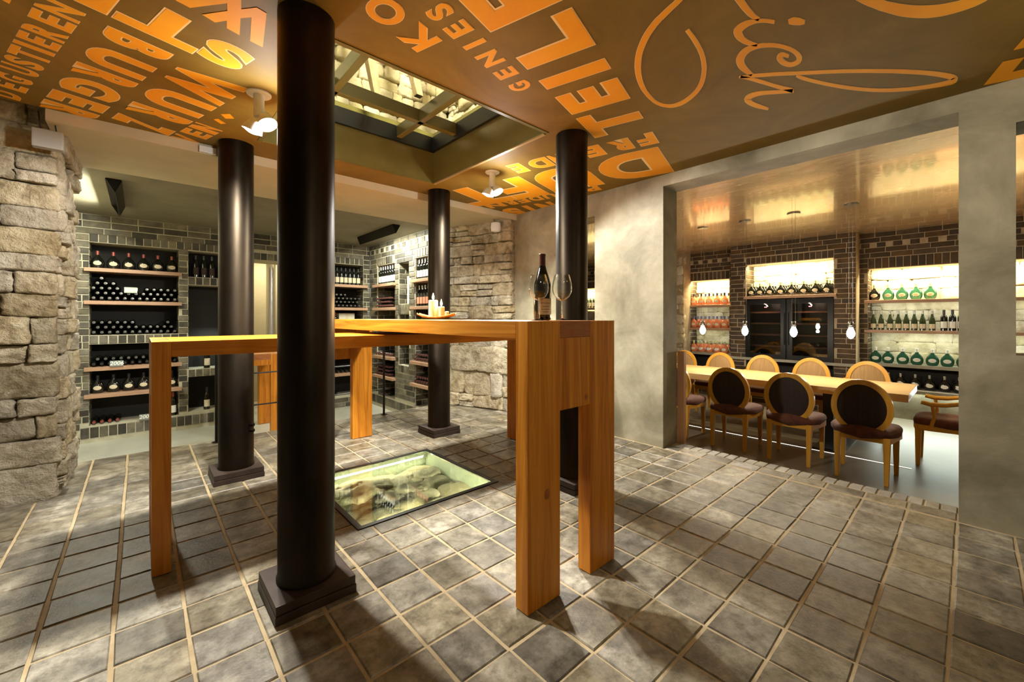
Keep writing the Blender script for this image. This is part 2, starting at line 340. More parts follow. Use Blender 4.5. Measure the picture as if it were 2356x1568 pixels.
SCRIPT_STROKES = [([(1.784, 0.839), (1.802, 0.841), (1.828, 0.843), (1.858, 0.846), (1.887, 0.85), (1.915, 0.854), (1.943, 0.858), (1.972, 0.864), (2.001, 0.87), (2.031, 0.879), (2.063, 0.889), (2.095, 0.901), (2.126, 0.914), (2.157, 0.929), (2.188, 0.946), (2.218, 0.964), (2.244, 0.983), (2.267, 1.002), (2.287, 1.023), (2.304, 1.045), (2.318, 1.066), (2.329, 1.087), (2.338, 1.108), (2.342, 1.129), (2.343, 1.147), (2.342, 1.163), (2.338, 1.178), (2.329, 1.191), (2.316, 1.202), (2.298, 1.211), (2.275, 1.218), (2.248, 1.223), (2.218, 1.224), (2.181, 1.22), (2.14, 1.214), (2.098, 1.206), (2.058, 1.195), (2.019, 1.182), (1.98, 1.167), (1.943, 1.15), (1.908, 1.133), (1.876, 1.115), (1.846, 1.096), (1.818, 1.077), (1.792, 1.058), (1.769, 1.039), (1.749, 1.02), (1.73, 1.001), (1.713, 0.982), (1.697, 0.963), (1.684, 0.945), (1.672, 0.926), (1.661, 0.909), (1.652, 0.892), (1.644, 0.876), (1.638, 0.859), (1.631, 0.843), (1.625, 0.828), (1.619, 0.812), (1.614, 0.796), (1.607, 0.78), (1.599, 0.762), (1.589, 0.742), (1.581, 0.725), (1.575, 0.713)], [(1.78, 0.825), (1.798, 0.826), (1.824, 0.828), (1.855, 0.83), (1.885, 0.833), (1.913, 0.837), (1.942, 0.842), (1.973, 0.847), (2.005, 0.855), (2.038, 0.864), (2.072, 0.875), (2.107, 0.887), (2.142, 0.902), (2.176, 0.918), (2.211, 0.936), (2.244, 0.956), (2.275, 0.977), (2.302, 1.0), (2.325, 1.023), (2.344, 1.047), (2.36, 1.071), (2.373, 1.094), (2.383, 1.118), (2.389, 1.14), (2.39, 1.161), (2.386, 1.179), (2.379, 1.195), (2.366, 1.21), (2.348, 1.221), (2.327, 1.231), (2.301, 1.239), (2.27, 1.244), (2.235, 1.245), (2.195, 1.242), (2.151, 1.237), (2.106, 1.228), (2.061, 1.218), (2.017, 1.204), (1.974, 1.189), (1.933, 1.172), (1.894, 1.153), (1.858, 1.134), (1.824, 1.113), (1.793, 1.092), (1.765, 1.071), (1.74, 1.05), (1.718, 1.029), (1.698, 1.008), (1.68, 0.988), (1.664, 0.968), (1.65, 0.948), (1.638, 0.929), (1.627, 0.91), (1.618, 0.892), (1.612, 0.875), (1.606, 0.859), (1.6, 0.843), (1.595, 0.827), (1.59, 0.812), (1.586, 0.796), (1.58, 0.781), (1.573, 0.763), (1.565, 0.744), (1.557, 0.727), (1.552, 0.715)]), ([(1.741, 0.625), (1.755, 0.625), (1.777, 0.625), (1.801, 0.625), (1.823, 0.625), (1.841, 0.624), (1.859, 0.623), (1.877, 0.622), (1.894, 0.62), (1.912, 0.617), (1.929, 0.613), (1.944, 0.609), (1.954, 0.606)], [(1.736, 0.603), (1.751, 0.603), (1.772, 0.604), (1.795, 0.604), (1.815, 0.604), (1.833, 0.604), (1.85, 0.604), (1.866, 0.603), (1.881, 0.602), (1.897, 0.601), (1.914, 0.599), (1.93, 0.596), (1.941, 0.595)]), ([(2.001, 0.556), (1.994, 0.56), (1.985, 0.565), (1.974, 0.572), (1.964, 0.579), (1.955, 0.586), (1.947, 0.593), (1.938, 0.601), (1.932, 0.61), (1.925, 0.619), (1.919, 0.629), (1.915, 0.639), (1.913, 0.649), (1.913, 0.659), (1.916, 0.669), (1.921, 0.68), (1.932, 0.692), (1.953, 0.701), (1.975, 0.705), (1.995, 0.707), (2.013, 0.707), (2.031, 0.705), (2.049, 0.702), (2.067, 0.698), (2.083, 0.693), (2.098, 0.686), (2.113, 0.678), (2.125, 0.671), (2.132, 0.666)], [(2.022, 0.564), (2.016, 0.568), (2.006, 0.574), (1.996, 0.58), (1.987, 0.586), (1.979, 0.593), (1.971, 0.6), (1.964, 0.608), (1.959, 0.616), (1.957, 0.625), (1.956, 0.634), (1.956, 0.644), (1.958, 0.652), (1.961, 0.661), (1.966, 0.669), (1.971, 0.675), (1.975, 0.677), (1.975, 0.678), (1.979, 0.679), (1.988, 0.68), (1.999, 0.681), (2.012, 0.682), (2.026, 0.681), (2.042, 0.679), (2.056, 0.676), (2.071, 0.672), (2.087, 0.666), (2.101, 0.661), (2.112, 0.657)]), ([(2.316, 0.583), (2.307, 0.585), (2.294, 0.589), (2.28, 0.594), (2.269, 0.6), (2.267, 0.608), (2.272, 0.616), (2.282, 0.623), (2.299, 0.629), (2.319, 0.632), (2.338, 0.633), (2.358, 0.632), (2.377, 0.63), (2.393, 0.626), (2.407, 0.621), (2.42, 0.615), (2.429, 0.608), (2.435, 0.6), (2.438, 0.591), (2.438, 0.582), (2.435, 0.574), (2.427, 0.566), (2.416, 0.559), (2.4, 0.553), (2.38, 0.549), (2.359, 0.547), (2.338, 0.547), (2.317, 0.549), (2.295, 0.552), (2.274, 0.557), (2.252, 0.563), (2.231, 0.571), (2.212, 0.579), (2.195, 0.587), (2.179, 0.597), (2.164, 0.606), (2.151, 0.616), (2.14, 0.627), (2.129, 0.638), (2.121, 0.649), (2.114, 0.661), (2.108, 0.672), (2.103, 0.684), (2.101, 0.696), (2.103, 0.709), (2.11, 0.722), (2.121, 0.736), (2.136, 0.749), (2.154, 0.761), (2.179, 0.771), (2.205, 0.777), (2.231, 0.781), (2.259, 0.783), (2.291, 0.781), (2.324, 0.777), (2.354, 0.773), (2.373, 0.769)], [(2.339, 0.592), (2.331, 0.596), (2.321, 0.601), (2.311, 0.606), (2.309, 0.609), (2.31, 0.61), (2.312, 0.611), (2.314, 0.612), (2.313, 0.611), (2.316, 0.611), (2.326, 0.612), (2.338, 0.611), (2.348, 0.61), (2.358, 0.608), (2.37, 0.605), (2.38, 0.601), (2.388, 0.597), (2.392, 0.592), (2.394, 0.586), (2.394, 0.579), (2.392, 0.575), (2.389, 0.571), (2.384, 0.568), (2.379, 0.566), (2.373, 0.565), (2.363, 0.563), (2.349, 0.563), (2.333, 0.564), (2.316, 0.566), (2.297, 0.57), (2.277, 0.576), (2.258, 0.583), (2.24, 0.59), (2.223, 0.598), (2.208, 0.607), (2.194, 0.616), (2.182, 0.626), (2.172, 0.636), (2.163, 0.647), (2.156, 0.657), (2.151, 0.668), (2.149, 0.679), (2.148, 0.691), (2.15, 0.701), (2.155, 0.711), (2.162, 0.72), (2.173, 0.73), (2.185, 0.738), (2.195, 0.743), (2.203, 0.747), (2.212, 0.75), (2.226, 0.752), (2.242, 0.754), (2.267, 0.755), (2.299, 0.755), (2.332, 0.754), (2.355, 0.753)]), ([(2.344, 0.817), (2.352, 0.809), (2.363, 0.798), (2.376, 0.784), (2.39, 0.769), (2.404, 0.751), (2.42, 0.732), (2.437, 0.711), (2.457, 0.688), (2.479, 0.664), (2.504, 0.638), (2.531, 0.61), (2.561, 0.579), (2.595, 0.543), (2.631, 0.504), (2.67, 0.464), (2.709, 0.425), (2.75, 0.387), (2.793, 0.348), (2.836, 0.311), (2.877, 0.275), (2.918, 0.243), (2.958, 0.212), (2.997, 0.183), (3.034, 0.157), (3.07, 0.135), (3.103, 0.115), (3.135, 0.098), (3.162, 0.084), (3.183, 0.074), (3.198, 0.068), (3.204, 0.066), (3.196, 0.068), (3.182, 0.067), (3.18, 0.066), (3.186, 0.069), (3.19, 0.076), (3.191, 0.089), (3.188, 0.107), (3.181, 0.127), (3.173, 0.148), (3.161, 0.171), (3.147, 0.195), (3.131, 0.221), (3.112, 0.245), (3.092, 0.269), (3.071, 0.293), (3.047, 0.317), (3.018, 0.342), (2.984, 0.368), (2.944, 0.396), (2.903, 0.423), (2.862, 0.448), (2.822, 0.471), (2.78, 0.493), (2.739, 0.514), (2.702, 0.532), (2.669, 0.547), (2.638, 0.561), (2.611, 0.573), (2.587, 0.582), (2.568, 0.59), (2.552, 0.596), (2.54, 0.601), (2.531, 0.604)], [(2.326, 0.811), (2.33, 0.802), (2.337, 0.79), (2.345, 0.776), (2.355, 0.759), (2.369, 0.742), (2.384, 0.723), (2.402, 0.702), (2.422, 0.679), (2.444, 0.655), (2.468, 0.629), (2.495, 0.602), (2.524, 0.571), (2.558, 0.536), (2.594, 0.497), (2.632, 0.458), (2.671, 0.419), (2.71, 0.381), (2.751, 0.343), (2.793, 0.306), (2.832, 0.271), (2.871, 0.238), (2.91, 0.207), (2.947, 0.179), (2.982, 0.153), (3.015, 0.13), (3.046, 0.11), (3.075, 0.093), (3.099, 0.079), (3.119, 0.068), (3.135, 0.06), (3.155, 0.053), (3.187, 0.048), (3.225, 0.048), (3.25, 0.053), (3.261, 0.061), (3.265, 0.072), (3.261, 0.087), (3.253, 0.106), (3.242, 0.127), (3.229, 0.149), (3.216, 0.172), (3.2, 0.197), (3.181, 0.223), (3.161, 0.248), (3.141, 0.273), (3.119, 0.297), (3.094, 0.322), (3.064, 0.347), (3.029, 0.375), (2.988, 0.403), (2.946, 0.431), (2.904, 0.456), (2.861, 0.48), (2.818, 0.503), (2.777, 0.524), (2.739, 0.542), (2.704, 0.558), (2.673, 0.572), (2.644, 0.584), (2.619, 0.594), (2.596, 0.602), (2.576, 0.607), (2.56, 0.61), (2.549, 0.612)]), ([(2.347, 0.811), (2.365, 0.804), (2.39, 0.793), (2.419, 0.781), (2.449, 0.77), (2.478, 0.759), (2.509, 0.747), (2.541, 0.736), (2.575, 0.723), (2.613, 0.71), (2.654, 0.694), (2.692, 0.68), (2.719, 0.67)], [(2.328, 0.802), (2.343, 0.794), (2.365, 0.782), (2.391, 0.769), (2.418, 0.756), (2.447, 0.744), (2.477, 0.733), (2.509, 0.722), (2.542, 0.71), (2.577, 0.695), (2.615, 0.679), (2.649, 0.664), (2.673, 0.654)]), ([(2.676, 0.654), (2.668, 0.665), (2.656, 0.681), (2.642, 0.699), (2.629, 0.716), (2.615, 0.731), (2.6, 0.746), (2.585, 0.761), (2.574, 0.775), (2.565, 0.789), (2.558, 0.802), (2.554, 0.815), (2.552, 0.827), (2.554, 0.838), (2.559, 0.849), (2.57, 0.861), (2.597, 0.875), (2.631, 0.882), (2.658, 0.882), (2.681, 0.88), (2.703, 0.876), (2.724, 0.871), (2.744, 0.865), (2.763, 0.858), (2.781, 0.851), (2.797, 0.843), (2.813, 0.836), (2.827, 0.829), (2.835, 0.823)], [(2.723, 0.664), (2.714, 0.675), (2.701, 0.691), (2.686, 0.709), (2.671, 0.726), (2.658, 0.742), (2.643, 0.758), (2.63, 0.773), (2.621, 0.787), (2.615, 0.8), (2.611, 0.814), (2.61, 0.826), (2.611, 0.836), (2.616, 0.845), (2.622, 0.851), (2.626, 0.854), (2.621, 0.851), (2.616, 0.85), (2.626, 0.852), (2.643, 0.852), (2.66, 0.851), (2.678, 0.848), (2.697, 0.843), (2.717, 0.837), (2.737, 0.831), (2.757, 0.826), (2.778, 0.821), (2.796, 0.816), (2.81, 0.813)]), ([(2.07, 0.523), (2.075, 0.52), (2.081, 0.517), (2.087, 0.513), (2.093, 0.51), (2.096, 0.507), (2.101, 0.503), (2.107, 0.498), (2.112, 0.494), (2.115, 0.489), (2.117, 0.484), (2.119, 0.48), (2.12, 0.477)], [(2.041, 0.518), (2.04, 0.515), (2.039, 0.51), (2.039, 0.504), (2.04, 0.498), (2.046, 0.493), (2.053, 0.489), (2.059, 0.485), (2.065, 0.481), (2.073, 0.478), (2.082, 0.475), (2.09, 0.472), (2.096, 0.47)]), ([(2.037, 0.326), (2.057, 0.32), (2.087, 0.312), (2.121, 0.301), (2.155, 0.29), (2.188, 0.278), (2.221, 0.264), (2.254, 0.251), (2.285, 0.236), (2.314, 0.222), (2.343, 0.208), (2.369, 0.193), (2.394, 0.177), (2.416, 0.161), (2.436, 0.145), (2.454, 0.129), (2.469, 0.113), (2.481, 0.097), (2.491, 0.081), (2.498, 0.065), (2.504, 0.049), (2.508, 0.033), (2.511, 0.017), (2.512, 0.002), (2.512, -0.012), (2.508, -0.026), (2.502, -0.039), (2.495, -0.05), (2.49, -0.058)], [(2.003, 0.308), (2.022, 0.301), (2.049, 0.292), (2.08, 0.282), (2.109, 0.271), (2.136, 0.26), (2.164, 0.247), (2.192, 0.234), (2.218, 0.221), (2.242, 0.207), (2.265, 0.194), (2.286, 0.18), (2.306, 0.167), (2.324, 0.153), (2.342, 0.139), (2.357, 0.125), (2.371, 0.111), (2.384, 0.097), (2.395, 0.083), (2.404, 0.069), (2.412, 0.054), (2.42, 0.039), (2.425, 0.025), (2.429, 0.01), (2.432, -0.003), (2.432, -0.016), (2.43, -0.028), (2.428, -0.039), (2.427, -0.047)])]

# ================================================================== SHELL
ZC = 2.41                                   # painted ceiling
WF, DF = -0.35, -0.38                       # wine room floor, dining room floor
PLAT_Y, PLAT_X = 4.77, 3.69                 # edges of the raised tiled platform
GX0, GX1, GY0, GY1 = 0.91, 1.84, 2.25, 3.155    # glass window in the floor
SX0, SX1, SY0, SY1 = 0.65, 2.05, 1.95, 3.375    # skylight opening

def cells(u0, u1, v0, v1, holes):
    us = sorted({u0, u1} | {h[0] for h in holes} | {h[1] for h in holes}); us = [u for u in us if u0 <= u <= u1]
    vs_ = sorted({v0, v1} | {h[2] for h in holes} | {h[3] for h in holes}); vs_ = [v for v in vs_ if v0 <= v <= v1]
    out = []
    for a, b in zip(us, us[1:]):
        for c, d in zip(vs_, vs_[1:]):
            mu, mv = (a + b) / 2, (c + d) / 2
            hit = any(h[0] < mu < h[1] and h[2] < mv < h[3] for h in holes)
            out.append((a, b, c, d, hit))
    return out

# ---- floor slab with its hole, tiles as single pieces
mb = MB()
for a, b, c, d, hit in cells(-2.3, 3.60, -2.1, PLAT_Y, [(GX0 - .031, GX1 + .031, GY0 - .031, GY1 + .031)]):
    if not hit: mb.box(a, b, c, d, -0.45, -0.005)
mb.box(3.60, PLAT_X - 0.01, 0.0, 1.86, -0.45, -0.005)
floor = struct('floor', mb, 'grout', 'tiled platform floor with sandy joints')
floor['label'] = 'square brown clay tile floor with sandy joints'

tile_cache = {}
def tile_mesh(w_, d_, k):
    key = (round(w_, 3), round(d_, 3), k)
    if key not in tile_cache:
        rng = random.Random(hash(key) & 0xffff)
        j = lambda: rng.uniform(-0.0022, 0.0022)
        x, y = w_ / 2, d_ / 2; b = 0.004
        mb = MB(); i = 0
        lo = [(-x + j(), -y + j(), -0.014), (x + j(), -y + j(), -0.014), (x + j(), y + j(), -0.014), (-x + j(), y + j(), -0.014)]
        md = [(p[0], p[1], -0.004) for p in lo]
        hi = [(p[0] - math.copysign(b, p[0]), p[1] - math.copysign(b, p[1]), 0.0) for p in lo]
        mb.v = lo + md + hi
        for a in (0, 4):
            for k2 in range(4):
                n = (k2 + 1) % 4; mb.f.append((a + k2, a + n, a + 4 + n, a + 4 + k2)); mb.m.append(0)
        mb.f.append((8, 9, 10, 11)); mb.m.append(0)
        tile_cache[key] = setmat(mb.mesh('tile'), 'tile')
    return tile_cache[key]
G = 0.012
tiles = []
for ix in range(-9, 17):
    for iy in range(-8, 24):
        x0, x1 = OX + ix * PX + G / 2, OX + (ix + 1) * PX - G / 2
        y0, y1 = OY + iy * PY + G / 2, OY + (iy + 1) * PY - G / 2
        y1 = min(y1, PLAT_Y)
        if y1 - y0 < 0.03: continue
        if not showing(((x0 + x1) / 2, (y0 + y1) / 2, 0), 1300): continue
        if x0 > 3.40: continue
        if x1 > 3.44 and not (0.05 < (y0 + y1) / 2 < 1.8): x1 = 3.44
        if x1 < -0.42 and y1 > 3.95: continue
        rects = [(x0, x1, y0, y1)]
        hx0, hx1, hy0, hy1 = GX0 - 0.035, GX1 + 0.035, GY0 - 0.035, GY1 + 0.035
        if x1 > hx0 and x0 < hx1 and y1 > hy0 and y0 < hy1:
            rects = []
            if x0 < hx0: rects.append((x0, hx0, y0, y1))
            if x1 > hx1: rects.append((hx1, x1, y0, y1))
            a, b = max(x0, hx0), min(x1, hx1)
            if y0 < hy0: rects.append((a, b, y0, hy0))
            if y1 > hy1: rects.append((a, b, hy1, y1))
        for r in rects:
            if r[1] - r[0] > 0.02 and r[3] - r[2] > 0.02: tiles.append(r)
for iy in range(0, 9):                       # strip of cut tiles inside the opening
    y0 = OY + iy * PY + G / 2; tiles.append((3.448, 3.565, y0, min(y0 + PY - G, 1.81)))
def tile_size(r):
    q = project(((r[0] + r[1]) / 2, (r[2] + r[3]) / 2, 0)); inside = q and 0 < q[0] < 2356 and 0 < q[1] < 1568
    return (0 if inside else 1, q[2] if q else 99)
tiles.sort(key=tile_size)
rest = MB()
for n, r in enumerate(tiles):
    cx, cy = (r[0] + r[1]) / 2, (r[2] + r[3]) / 2
    rng = random.Random(n)
    dz = rng.uniform(-0.0012, 0.0012)
    if n < 300:
        o = obj('tile', tile_mesh(r[1] - r[0], r[3] - r[2], n % 5), None, floor, (cx, cy, dz))
        if abs((r[1] - r[0]) - (r[3] - r[2])) < 0.005: o.rotation_euler = (0, 0, R(90) * (n % 4))
    else:
        rest.box(r[0], r[1], r[2], r[3], -0.014, dz)
o = obj('tile_field', rest, 'tile', floor); o['kind'] = 'stuff'
y = 0.055; k = 0
while y < 1.78:
    wd = 0.062 if (k % 7) else 0.062
    mb = MB().box(3.578, PLAT_X, y, y + wd, -0.06, 0.001 + random.uniform(-.002, .002))
    obj('nosing_brick', mb.mesh('nosing_brick', bevel=0.003, seg=1), 'nosing', floor)
    y += wd + 0.0105; k += 1

# steps hidden behind the platform edge towards the dining room
struct('trim_1', MB().box(PLAT_X + 0.005, 3.97, 0.05, 1.82, DF, -0.19), 'nosing', 'brick step down to the dining room')

# ---- pit below the glass
mb = MB()
t = 0.03
for x0, x1, y0, y1 in ((GX0 - t, GX0, GY0 - t, GY1 + t), (GX1, GX1 + t, GY0 - t, GY1 + t), (GX0, GX1, GY0 - t, GY0), (GX0, GX1, GY1, GY1 + t)):
    mb.box(x0, x1, y0, y1, -1.0, -0.02)
mb.box(GX0 - t, GX1 + t, GY0 - t, GY1 + t, -1.03, -1.0)
pit = struct('window_1', mb, 'pit_lining', 'square glass window in the tiled floor over a lit stone pit')
mb = MB()
for x0, x1, y0, y1 in ((GX0 - .03, GX0, GY0 - .03, GY1 + .03), (GX1, GX1 + .03, GY0 - .03, GY1 + .03), (GX0, GX1, GY0 - .03, GY0), (GX0, GX1, GY1, GY1 + .03)):
    mb.box(x0, x1, y0, y1, -0.02, 0.003)
obj('window_frame', mb, 'black', pit)
obj('pane', MB().box(GX0 + .003, GX1 - .003, GY0 + .003, GY1 - .003, -0.024, 0.0), 'floor_glass', pit)

# ---- stones
def stone_mesh(name, seed, n=8.0, amp=0.10, cuts=3):
    bm = bmesh.new(); bmesh.ops.create_cube(bm, size=2.0)
    bmesh.ops.subdivide_edges(bm, edges=list(bm.edges), cuts=cuts, use_grid_fill=True)
    off = Vector((seed * 3.7, seed * 1.3, seed * 5.1))
    for v in bm.verts:
        p = v.co.copy(); s = (abs(p.x) ** n + abs(p.y) ** n + abs(p.z) ** n) ** (1 / n)
        p /= s
        p += Vector(noise.noise_vector(p * 1.3 + off)) * amp * 0.7 + Vector(noise.noise_vector(p * 3.1 + off)) * amp * 0.55 + Vector(noise.noise_vector(p * 7.0 + off)) * amp * 0.35
        v.co = p * 0.5
    me = bpy.data.meshes.new(name); bm.to_mesh(me); bm.free()
    me.polygons.foreach_set('use_smooth', [True] * len(me.polygons)); return me
STONES = {}
for kind in ('stone', 'rubble'):
    STONES[kind] = [setmat(stone_mesh(kind, i + (40 if kind == 'rubble' else 0), amp=0.15 if kind == 'stone' else 0.2, cuts=9 if kind == 'stone' else 5, n=14.0 if kind == 'stone' else 8.0), kind) for i in range(10)]
def stone_wall(parent, org, udir, ulen, zs, lens, depth, kind='stone', proud=0.03, joint=0.016, seed=1, split=0.4, wmax=0.22):
    rng = random.Random(seed); ud = Vector((udir[0], udir[1], 0)).normalized(); into = Vector((-ud.y, ud.x, 0))
    rz = math.atan2(ud.y, ud.x); out = []
    for z0, z1 in zip(zs, zs[1:]):
        if z1 < z0: z0, z1 = z1, z0
        h = z1 - z0; u = -rng.uniform(0, lens[0])
        while u < ulen:
            L = rng.uniform(*lens) * (1.15 if h > 0.13 else 0.9)
            a, b = max(u, 0), min(u + L, ulen)
            if ulen - b < lens[0] * 0.5: b = ulen
            if b - a > 0.05:
                subs = [(z0, z1)]
                if h > 0.12 and b - a < wmax and rng.random() < split:
                    zm = z0 + h * rng.uniform(0.4, 0.6); subs = [(z0, zm), (zm, z1)]
                for s0, s1 in subs:
                    dp = depth * rng.uniform(0.85, 1.1)
                    o = bpy.data.objects.new('stone', rng.choice(STONES[kind])); COL.objects.link(o); o.parent = parent
                    c = Vector(org) + ud * ((a + b) / 2) + into * (depth / 2 - proud * rng.uniform(0.2, 1.2))
                    o.location = (c.x, c.y, (s0 + s1) / 2 + rng.uniform(-.004, .004))
                    o.scale = ((b - a - joint) * 1.06 * rng.choice((1, -1)), dp, (s1 - s0 - joint) * 1.10)
                    o.rotation_euler = (rng.uniform(-.03, .03), rng.uniform(-.025, .025), rz + rng.uniform(-.05, .05))
                    out.append(o)
            u = b if b > u else u + L
    return out
# rubble in the pit floor
rng = random.Random(5)
for i in range(42):
    o = bpy.data.objects.new('stone', rng.choice(STONES['rubble'])); COL.objects.link(o); o.parent = pit
    gx, gy = i % 6, i // 6
    o.location = (GX0 + .07 + gx * .155 + rng.uniform(-.02, .02), GY0 + .06 + gy * .128 + rng.uniform(-.02, .02), -0.165 + rng.uniform(-.035, .03) - 0.05 * (gx > 3))
    o.scale = (rng.uniform(.19, .27), rng.uniform(.16, .22), rng.uniform(.12, .16)); o.rotation_euler = (rng.uniform(-.15, .15), rng.uniform(-.15, .15), rng.uniform(-.5, .5))
obj('rubble_bed', MB().box(GX0, GX1, GY0, GY1, -0.5, -0.26), 'rubble', pit)

# ---- stone pier at the left and stone wall at the right of the wine room
PIER_Z = [2.54, 2.352, 2.168, 1.991, 1.842, 1.706, 1.546, 1.435, 1.299, 1.153, 0.982, 0.865, 0.646, 0.534, 0.388, 0.228, -0.01]
mb = MB().box(-2.3, -0.44, 3.97, 4.73, -0.4, 2.6)
pier = struct('wall_left', mb, 'stone_mortar', 'rough sandstone block wall beside the wine room')
stone_wall(pier, (-1.15, 3.93, 0), (1, 0), 0.76, PIER_Z, (0.17, 0.36), 0.20, proud=0.045, joint=0.014, seed=4)
side_z = [2.5]
rng = random.Random(9)
while side_z[-1] > -0.36: side_z.append(side_z[-1] - rng.uniform(0.10, 0.18))
stone_wall(pier, (-0.385, 3.97, 0), (0, 1), 0.77, side_z, (0.15, 0.30), 0.18, proud=0.04, joint=0.014, seed=8)
sw0, sw1 = Vector((3.00, 4.80, 0)), Vector((3.36, 3.74, 0))
d = (sw1 - sw0); nrm = Vector((d.y, -d.x, 0)).normalized(); back = -nrm
pts = [sw0 + back * 0.05, sw1 + back * 0.05, sw1 + back * 0.35, sw0 + back * 0.35]
mb = MB().prism([(p.x, p.y) for p in pts], -0.4, 2.36)
swall = struct('wall_back', mb, 'stone_mortar', 'rough sandstone wall between wine shelves and plaster wall')
wz = [0.0, 0.17, 0.47, 0.78, 1.03, 1.13, 1.30, 1.42, 1.58, 1.68, 1.83, 1.93, 2.08, 2.2, 2.35]
stone_wall(swall, (sw0.x, sw0.y, 0), (d.x, d.y), d.length, wz, (0.12, 0.40), 0.22, proud=0.03, joint=0.012, seed=21, split=0.55, wmax=0.34)
stone_wall(swall, (3.02, 4.86, 0), (d.x, d.y), 0.35, [-0.35, -.1, .2], (0.2, 0.4), 0.2, proud=0.03, seed=3)

# ---- brick walls
def brick_mesh(L, H):
    L, H = max(0.02, round(L / 0.005) * 0.005), max(0.02, round(H / 0.004) * 0.004)
    key = (round(L, 3), round(H, 3))
    if key not in brick_cache:
        x, z, b = L / 2, H / 2, 0.004
        mb = MB()
        for yy, s in ((0.026, 0), (0.004, 0), (0.0, b)):
            mb.v += [(-x + s, yy, -z + s), (x - s, yy, -z + s), (x - s, yy, z - s), (-x + s, yy, z - s)]
        for a in (0, 4):
            for k in range(4):
                n = (k + 1) % 4; mb.f.append((a + k, a + n, a + 4 + n, a + 4 + k)); mb.m.append(0)
        mb.f += [(8, 9, 10, 11)]; mb.m.append(0)
        brick_cache[key] = mb.mesh('brick')
    return brick_cache[key]
brick_cache = {}
def brick_wall(name, label, axis, plane, u0, u1, z0, z1, holes, bands, bmat, mmat, thick=0.45, ndepth=0.33, dentils=None, jambs=True, through=(), lining='niche'):
    mb = MB()
    def put(a, b, c, d, y0, y1, mi):
        if axis == 'y': mb.box(a, b, y0, y1, c, d, mi)
        else: mb.box(y0, y1, a, b, c, d, mi)
    for a, b, c, d, hit in cells(u0, u1, z0, z1, list(holes) + list(through)):
        if not hit: put(a, b, c, d, plane + 0.009, plane + thick, 0)
        elif any(h[0] < (a + b) / 2 < h[1] and h[2] < (c + d) / 2 < h[3] for h in holes): put(a, b, c, d, plane + ndepth, plane + thick, 1)
    wobj = struct(name, mb, [mmat, lining], label)
    rz = 0 if axis == 'y' else R(-90)
    L0, J, C = 0.233, 0.0135, 0.0805
    allh = list(holes) + list(through) + list(bands)
    pieces = []
    def add(u, z, L, H):
        p = (u, plane, z) if axis == 'y' else (plane, u, z); pieces.append((p, L, H, rz))
    nrow = int(round((z1 - z0) / C)); C = (z1 - z0) / nrow
    for r in range(nrow):
        za, zb = z0 + r * C, z0 + (r + 1) * C; zm = (za + zb) / 2
        segs = [(u0, u1)]
        for h in allh:
            if h[2] - 0.02 < zm < h[3] + 0.02:
                ns = []
                for a, b in segs:
                    if h[1] <= a or h[0] >= b: ns.append((a, b)); continue
                    if h[0] > a: ns.append((a, h[0]))
                    if h[1] < b: ns.append((h[1], b))
                segs = ns
        if dentils and dentils[0] < zm < dentils[1]:
            for a, b in segs:
                u = a
                while u < b - 0.06:
                    add(u + 0.05, zm, 0.10, C - J); u += 0.19
            continue
        for a, b in segs:
            u = u0 - (L0 + J) * (0.5 if r % 2 else 0.0) - 0.06 * (r % 3)
            while u < b:
                s, e = max(u, a + 0.003), min(u + L0, b - 0.003)
                if e - s > 0.035: add((s + e) / 2, zm, e - s, C - J)
                u += L0 + J
    for h in bands:
        n = max(1, int(round((h[1] - h[0]) / 0.083))); sw = (h[1] - h[0]) / n
        for k in range(n): add(h[0] + (k + .5) * sw, (h[2] + h[3]) / 2, sw - 0.013, h[3] - h[2] - 0.014)
    if jambs:
        for h in holes:
            nr = max(1, int(round((h[3] - h[2]) / 0.083))); ch = (h[3] - h[2]) / nr
            for k in range(nr):
                zm = h[2] + (k + .5) * ch
                parts = ((0.02, 0.225), (0.24, ndepth - 0.005)) if k % 2 else ((0.02, 0.115), (0.13, ndepth - 0.005))
                for a, b in parts:
                    dm = plane + (a + b) / 2
                    if axis == 'y':
                        pieces.append(((h[0] + 0.008, dm, zm), b - a, ch - 0.012, R(90))); pieces.append(((h[1] - 0.008, dm, zm), b - a, ch - 0.012, R(-90)))
                    else:
                        pieces.append(((dm, h[0] + 0.008, zm), b - a, ch - 0.012, R(180))); pieces.append(((dm, h[1] - 0.008, zm), b - a, ch - 0.012, 0))
    def key(p):
        q = project(p[0]); ins = q and -20 < q[0] < 2376 and 0 < q[1] < 1568
        return (0 if ins else 1, (q[2] if q else 99) - p[1] * 4)
    pieces.sort(key=key)
    rest = MB()
    for n, (p, L, H, rot) in enumerate(pieces):
        me = brick_mesh(L, H)
        if n < 300:
            kk = (me.name, bmat)
            if kk not in brick_mats:
                m2 = me.copy(); m2.materials.clear(); m2.materials.append(M[bmat]); brick_mats[kk] = m2
            o = bpy.data.objects.new('brick', brick_mats[kk]); COL.objects.link(o); o.parent = wobj; o.location = p; o.rotation_euler = (0, 0, rot)
        else:
            i = len(rest.v); cr, sr = math.cos(rot), math.sin(rot)
            for v in me.vertices:
                x, yv, zv = v.co; rest.v.append((p[0] + x * cr - yv * sr, p[1] + x * sr + yv * cr, p[2] + zv))
            for f in me.polygons: rest.f.append(tuple(i + k for k in f.vertices)); rest.m.append(0)
    if rest.v:
        o = obj('brickwork', rest.mesh('brickwork', fix=False), bmat, wobj); o['kind'] = 'stuff'
    return wobj
brick_mats = {}

